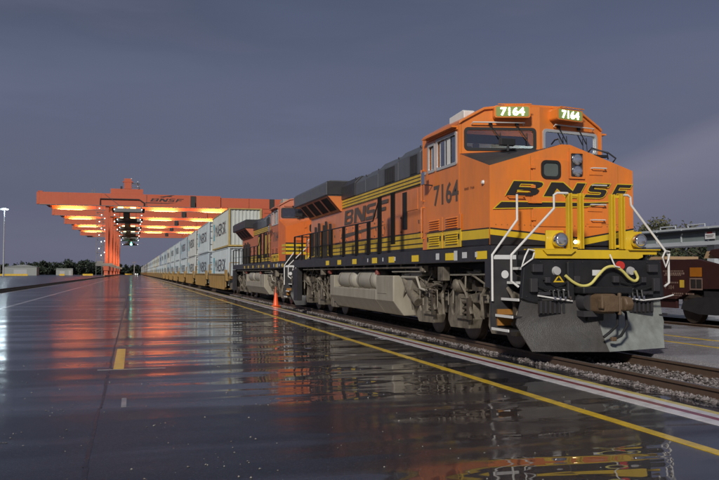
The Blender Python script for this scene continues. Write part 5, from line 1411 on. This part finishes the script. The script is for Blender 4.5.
def wtruck(y):
    k = MB()
    for s in (-1, 1):
        a0, a1 = sorted((8.5+s*1.05, 8.5+s*.92)); k.prism([(y-1.1,.42),(y-1.0,.65),(y-.4,.78),(y+.4,.78),(y+1.0,.65),(y+1.1,.42),(y+.7,.36),(y+.35,.30),(y-.35,.30),(y-.7,.36)], 'x', a0, a1)
    k.box(7.6, 9.4, y-.3, y+.3, .5, .95)
    o = k.build('wagon_truck', 'loco_black', t, OW)
    for q in (-.88, .88):
        w = MB()
        for s in (-1, 1): w.rings((8.5+s*.82, y+q, .46), (8.5+s*.66, y+q, .46), [(0,.36),(.05,.44),(.8,.46),(.82,.49),(1,.49)], 24)
        w.cyl((8.5-.7, y+q, .46), (8.5+.7, y+q, .46), .08, 8)
        w.build('wheel', 'wheel_steel', o, OW)
wtruck(18.5); wtruck(33); wtruck(50)
MB().prism([(15.6,1.75),(17.9,1.75),(18.6,2.0),(18.5,2.12),(15.6,2.3)], 'x', 7.6, 9.3).build('end_hopper', 'wagon_brown', t, OW, bevel=.02)
for q, (y0, y1, z0, z1) in enumerate(((18.35,18.9,1.88,2.08),(20.6,21.4,1.88,1.97))):
    o = MB().prism([(y0, z0), (y1, z0), (y1-.12, z1), (y0, z1)], 'x', 7.7, 8.9).build('timber_block', 'timber', None, (8.2, (y0+y1)/2, z0))
    o.location = (8.2, (y0+y1)/2, z0)
    tag(o, ('larger tan timber block lying on the near end of the brown wagon', 'small low tan timber block on the brown wagon beside the white handrail')[q], 'timber')
# second wagon further right on the same track
t2 = thing('brown_wagon', 'second dark brown wagon, partly cut off by the right edge of the picture', 'wagon', (8.5, 12, 0))
MB().prism([(4,.75),(4,1.75),(14.2,1.75),(14.9,1.3),(14.9,.9)], 'x', WX, WX+.16).build('side_plate', 'wagon_brown', t2, (8.5,12,0), bevel=.015)
MB().box(WX+.17, 9.5, 4, 14.5, 1.2, 1.4).build('wagon_deck', 'wagon_brown', t2, (8.5,12,0))
MB().box(8.3, 8.7, 14.5, 15.6, .9, 1.15).build('coupler', 'coupler_rust', t2, (8.5,12,0))

# ------------------------------------------------------------------ trees
def leafmat(name, a, c):
    m, t, b, K = node_mat(name)
    g = t.nodes.new('ShaderNodeNewGeometry'); r = t.nodes.new('ShaderNodeValToRGB'); e = r.color_ramp.elements
    e[0].color = (*a, 1); e[1].color = (*c, 1); K.new(g.outputs['Random Per Island'], r.inputs[0]); K.new(r.outputs[0], b.inputs['Base Color'])
    b.inputs['Roughness'].default_value = 0.7
leafmat('leaf_dark', (0.012, 0.020, 0.014), (0.045, 0.062, 0.036)); leafmat('leaf_autumn', (0.03, 0.038, 0.015), (0.10, 0.09, 0.035)); leafmat('leaf_green', (0.015, 0.024, 0.010), (0.055, 0.07, 0.028))
mk('bark', (0.06, 0.045, 0.035), .8)
def crown(mb, c, rx, rz, n, size, rnd):
    # leaf-sized triangles gathered in clumps through the crown
    clumps = []
    for _ in range(max(6, n//55)):
        while True:
            p = Vector((rnd.uniform(-1,1), rnd.uniform(-1,1), rnd.uniform(-1,1)))
            if p.length < 1: break
        clumps.append((Vector((c[0]+p.x*rx, c[1]+p.y*rx, c[2]+p.z*rz)), rnd.uniform(.22, .42)*min(rx, rz)))
    for _ in range(n):
        cc, r = rnd.choice(clumps)
        p = cc + Vector((rnd.gauss(0,1), rnd.gauss(0,1), rnd.gauss(0,1)))*r*.55
        a = Vector((rnd.gauss(0,1), rnd.gauss(0,1), rnd.gauss(0,1))).normalized()*size; b = a.orthogonal()
        o = len(mb.v); mb.v += [tuple(p+a), tuple(p-a*.6+b*.8), tuple(p-a*.6-b*.8)]; mb.f.append((o, o+1, o+2))
rnd = random.Random(5)
fw = MB()
for k in range(300):
    x = -520 + k*2.3 + rnd.uniform(-2, 2); y = rnd.uniform(800, 900)
    h = 11 + 2.5*sin(k*.105) + rnd.uniform(-2.0, 2.0)
    crown(fw, (x, y, h*.48), 7.0, h*.5, 360, .95, rnd)
    crown(fw, (x, y+4, 2.5), 7.0, 3.0, 120, 1.3, rnd)
o = fw.build('far_wood', 'leaf_dark', norm=False); o['kind'] = 'stuff'; tag(o, 'dark distant line of trees along the horizon behind the yard', 'wood')
fw = MB()
for k in range(46):
    x = 170 + k*9.0; y = rnd.uniform(420, 520)
    crown(fw, (x, y, 5.5), 9, 6 + rnd.uniform(-1.5, 2), 300, .9, rnd)
o = fw.build('far_wood', 'leaf_dark', norm=False); o['kind'] = 'stuff'; tag(o, 'dark band of distant trees along the horizon beyond the right side', 'wood')
def tree(x, y, h, r, label, mat, n, sz, bare=False):
    t = thing('tree', label, 'tree', (x, y, -.45)); rd = random.Random(int(x*10))
    tk = MB().rings((0,0,0), (0,0,h*.6), [(0,r*.06),(1,r*.02)], 8)
    for _ in range(14 if bare else 7):
        a = rd.uniform(0, 6.28); z = rd.uniform(.25,.55)*h; e = V(cos(a)*r*.6, sin(a)*r*.6, z + h*rd.uniform(.2,.45))
        tk.tube([(0,0,z), tuple(e*.5 + V(0,0,z*.5)), tuple(e)], r*.012, 5)
    tk.build('trunk', 'bark', t)
    c = MB(); crown(c, (0,0,h*.64), r, h*.34, n, sz, rd); c.build('crown', mat, t, norm=False)
tree(62, 92, 8.9, 5.2, 'bushy yellow green tree behind the gallery, tallest near the right edge', 'leaf_autumn', 5200, .22)
tree(70, 90, 8.2, 5.0, 'rounded olive tree at the right edge behind the gallery', 'leaf_autumn', 4200, .22)
tree(56.5, 97, 7.8, 4.6, 'thin leafed tree just right of the locomotive nose, almost bare', 'leaf_autumn', 900, .16, True)
tree(50, 98, 7.0, 4.2, 'almost bare twiggy tree close beside the locomotive nose', 'leaf_autumn', 600, .14, True)
for k in range(9):
    tree(30 + k*5.3, 44 + 3*sin(k*2.1) + k*1.2, 4.2 + .7*sin(k*1.7), 3.8, ['dense dark green bush below the gallery, nearest the locomotive', 'dark bush below the gallery, second from the locomotive', 'low dark bush beneath the gallery deck behind the timber block', 'dark green bush left of the white gallery post', 'dark bush right behind the white gallery post', 'dark green bush below the warning sign', 'bush below the gallery close to the right edge', 'bush at the right edge under the gallery', 'rightmost dark bush beneath the gallery'][k], 'leaf_green', 2600, .13)
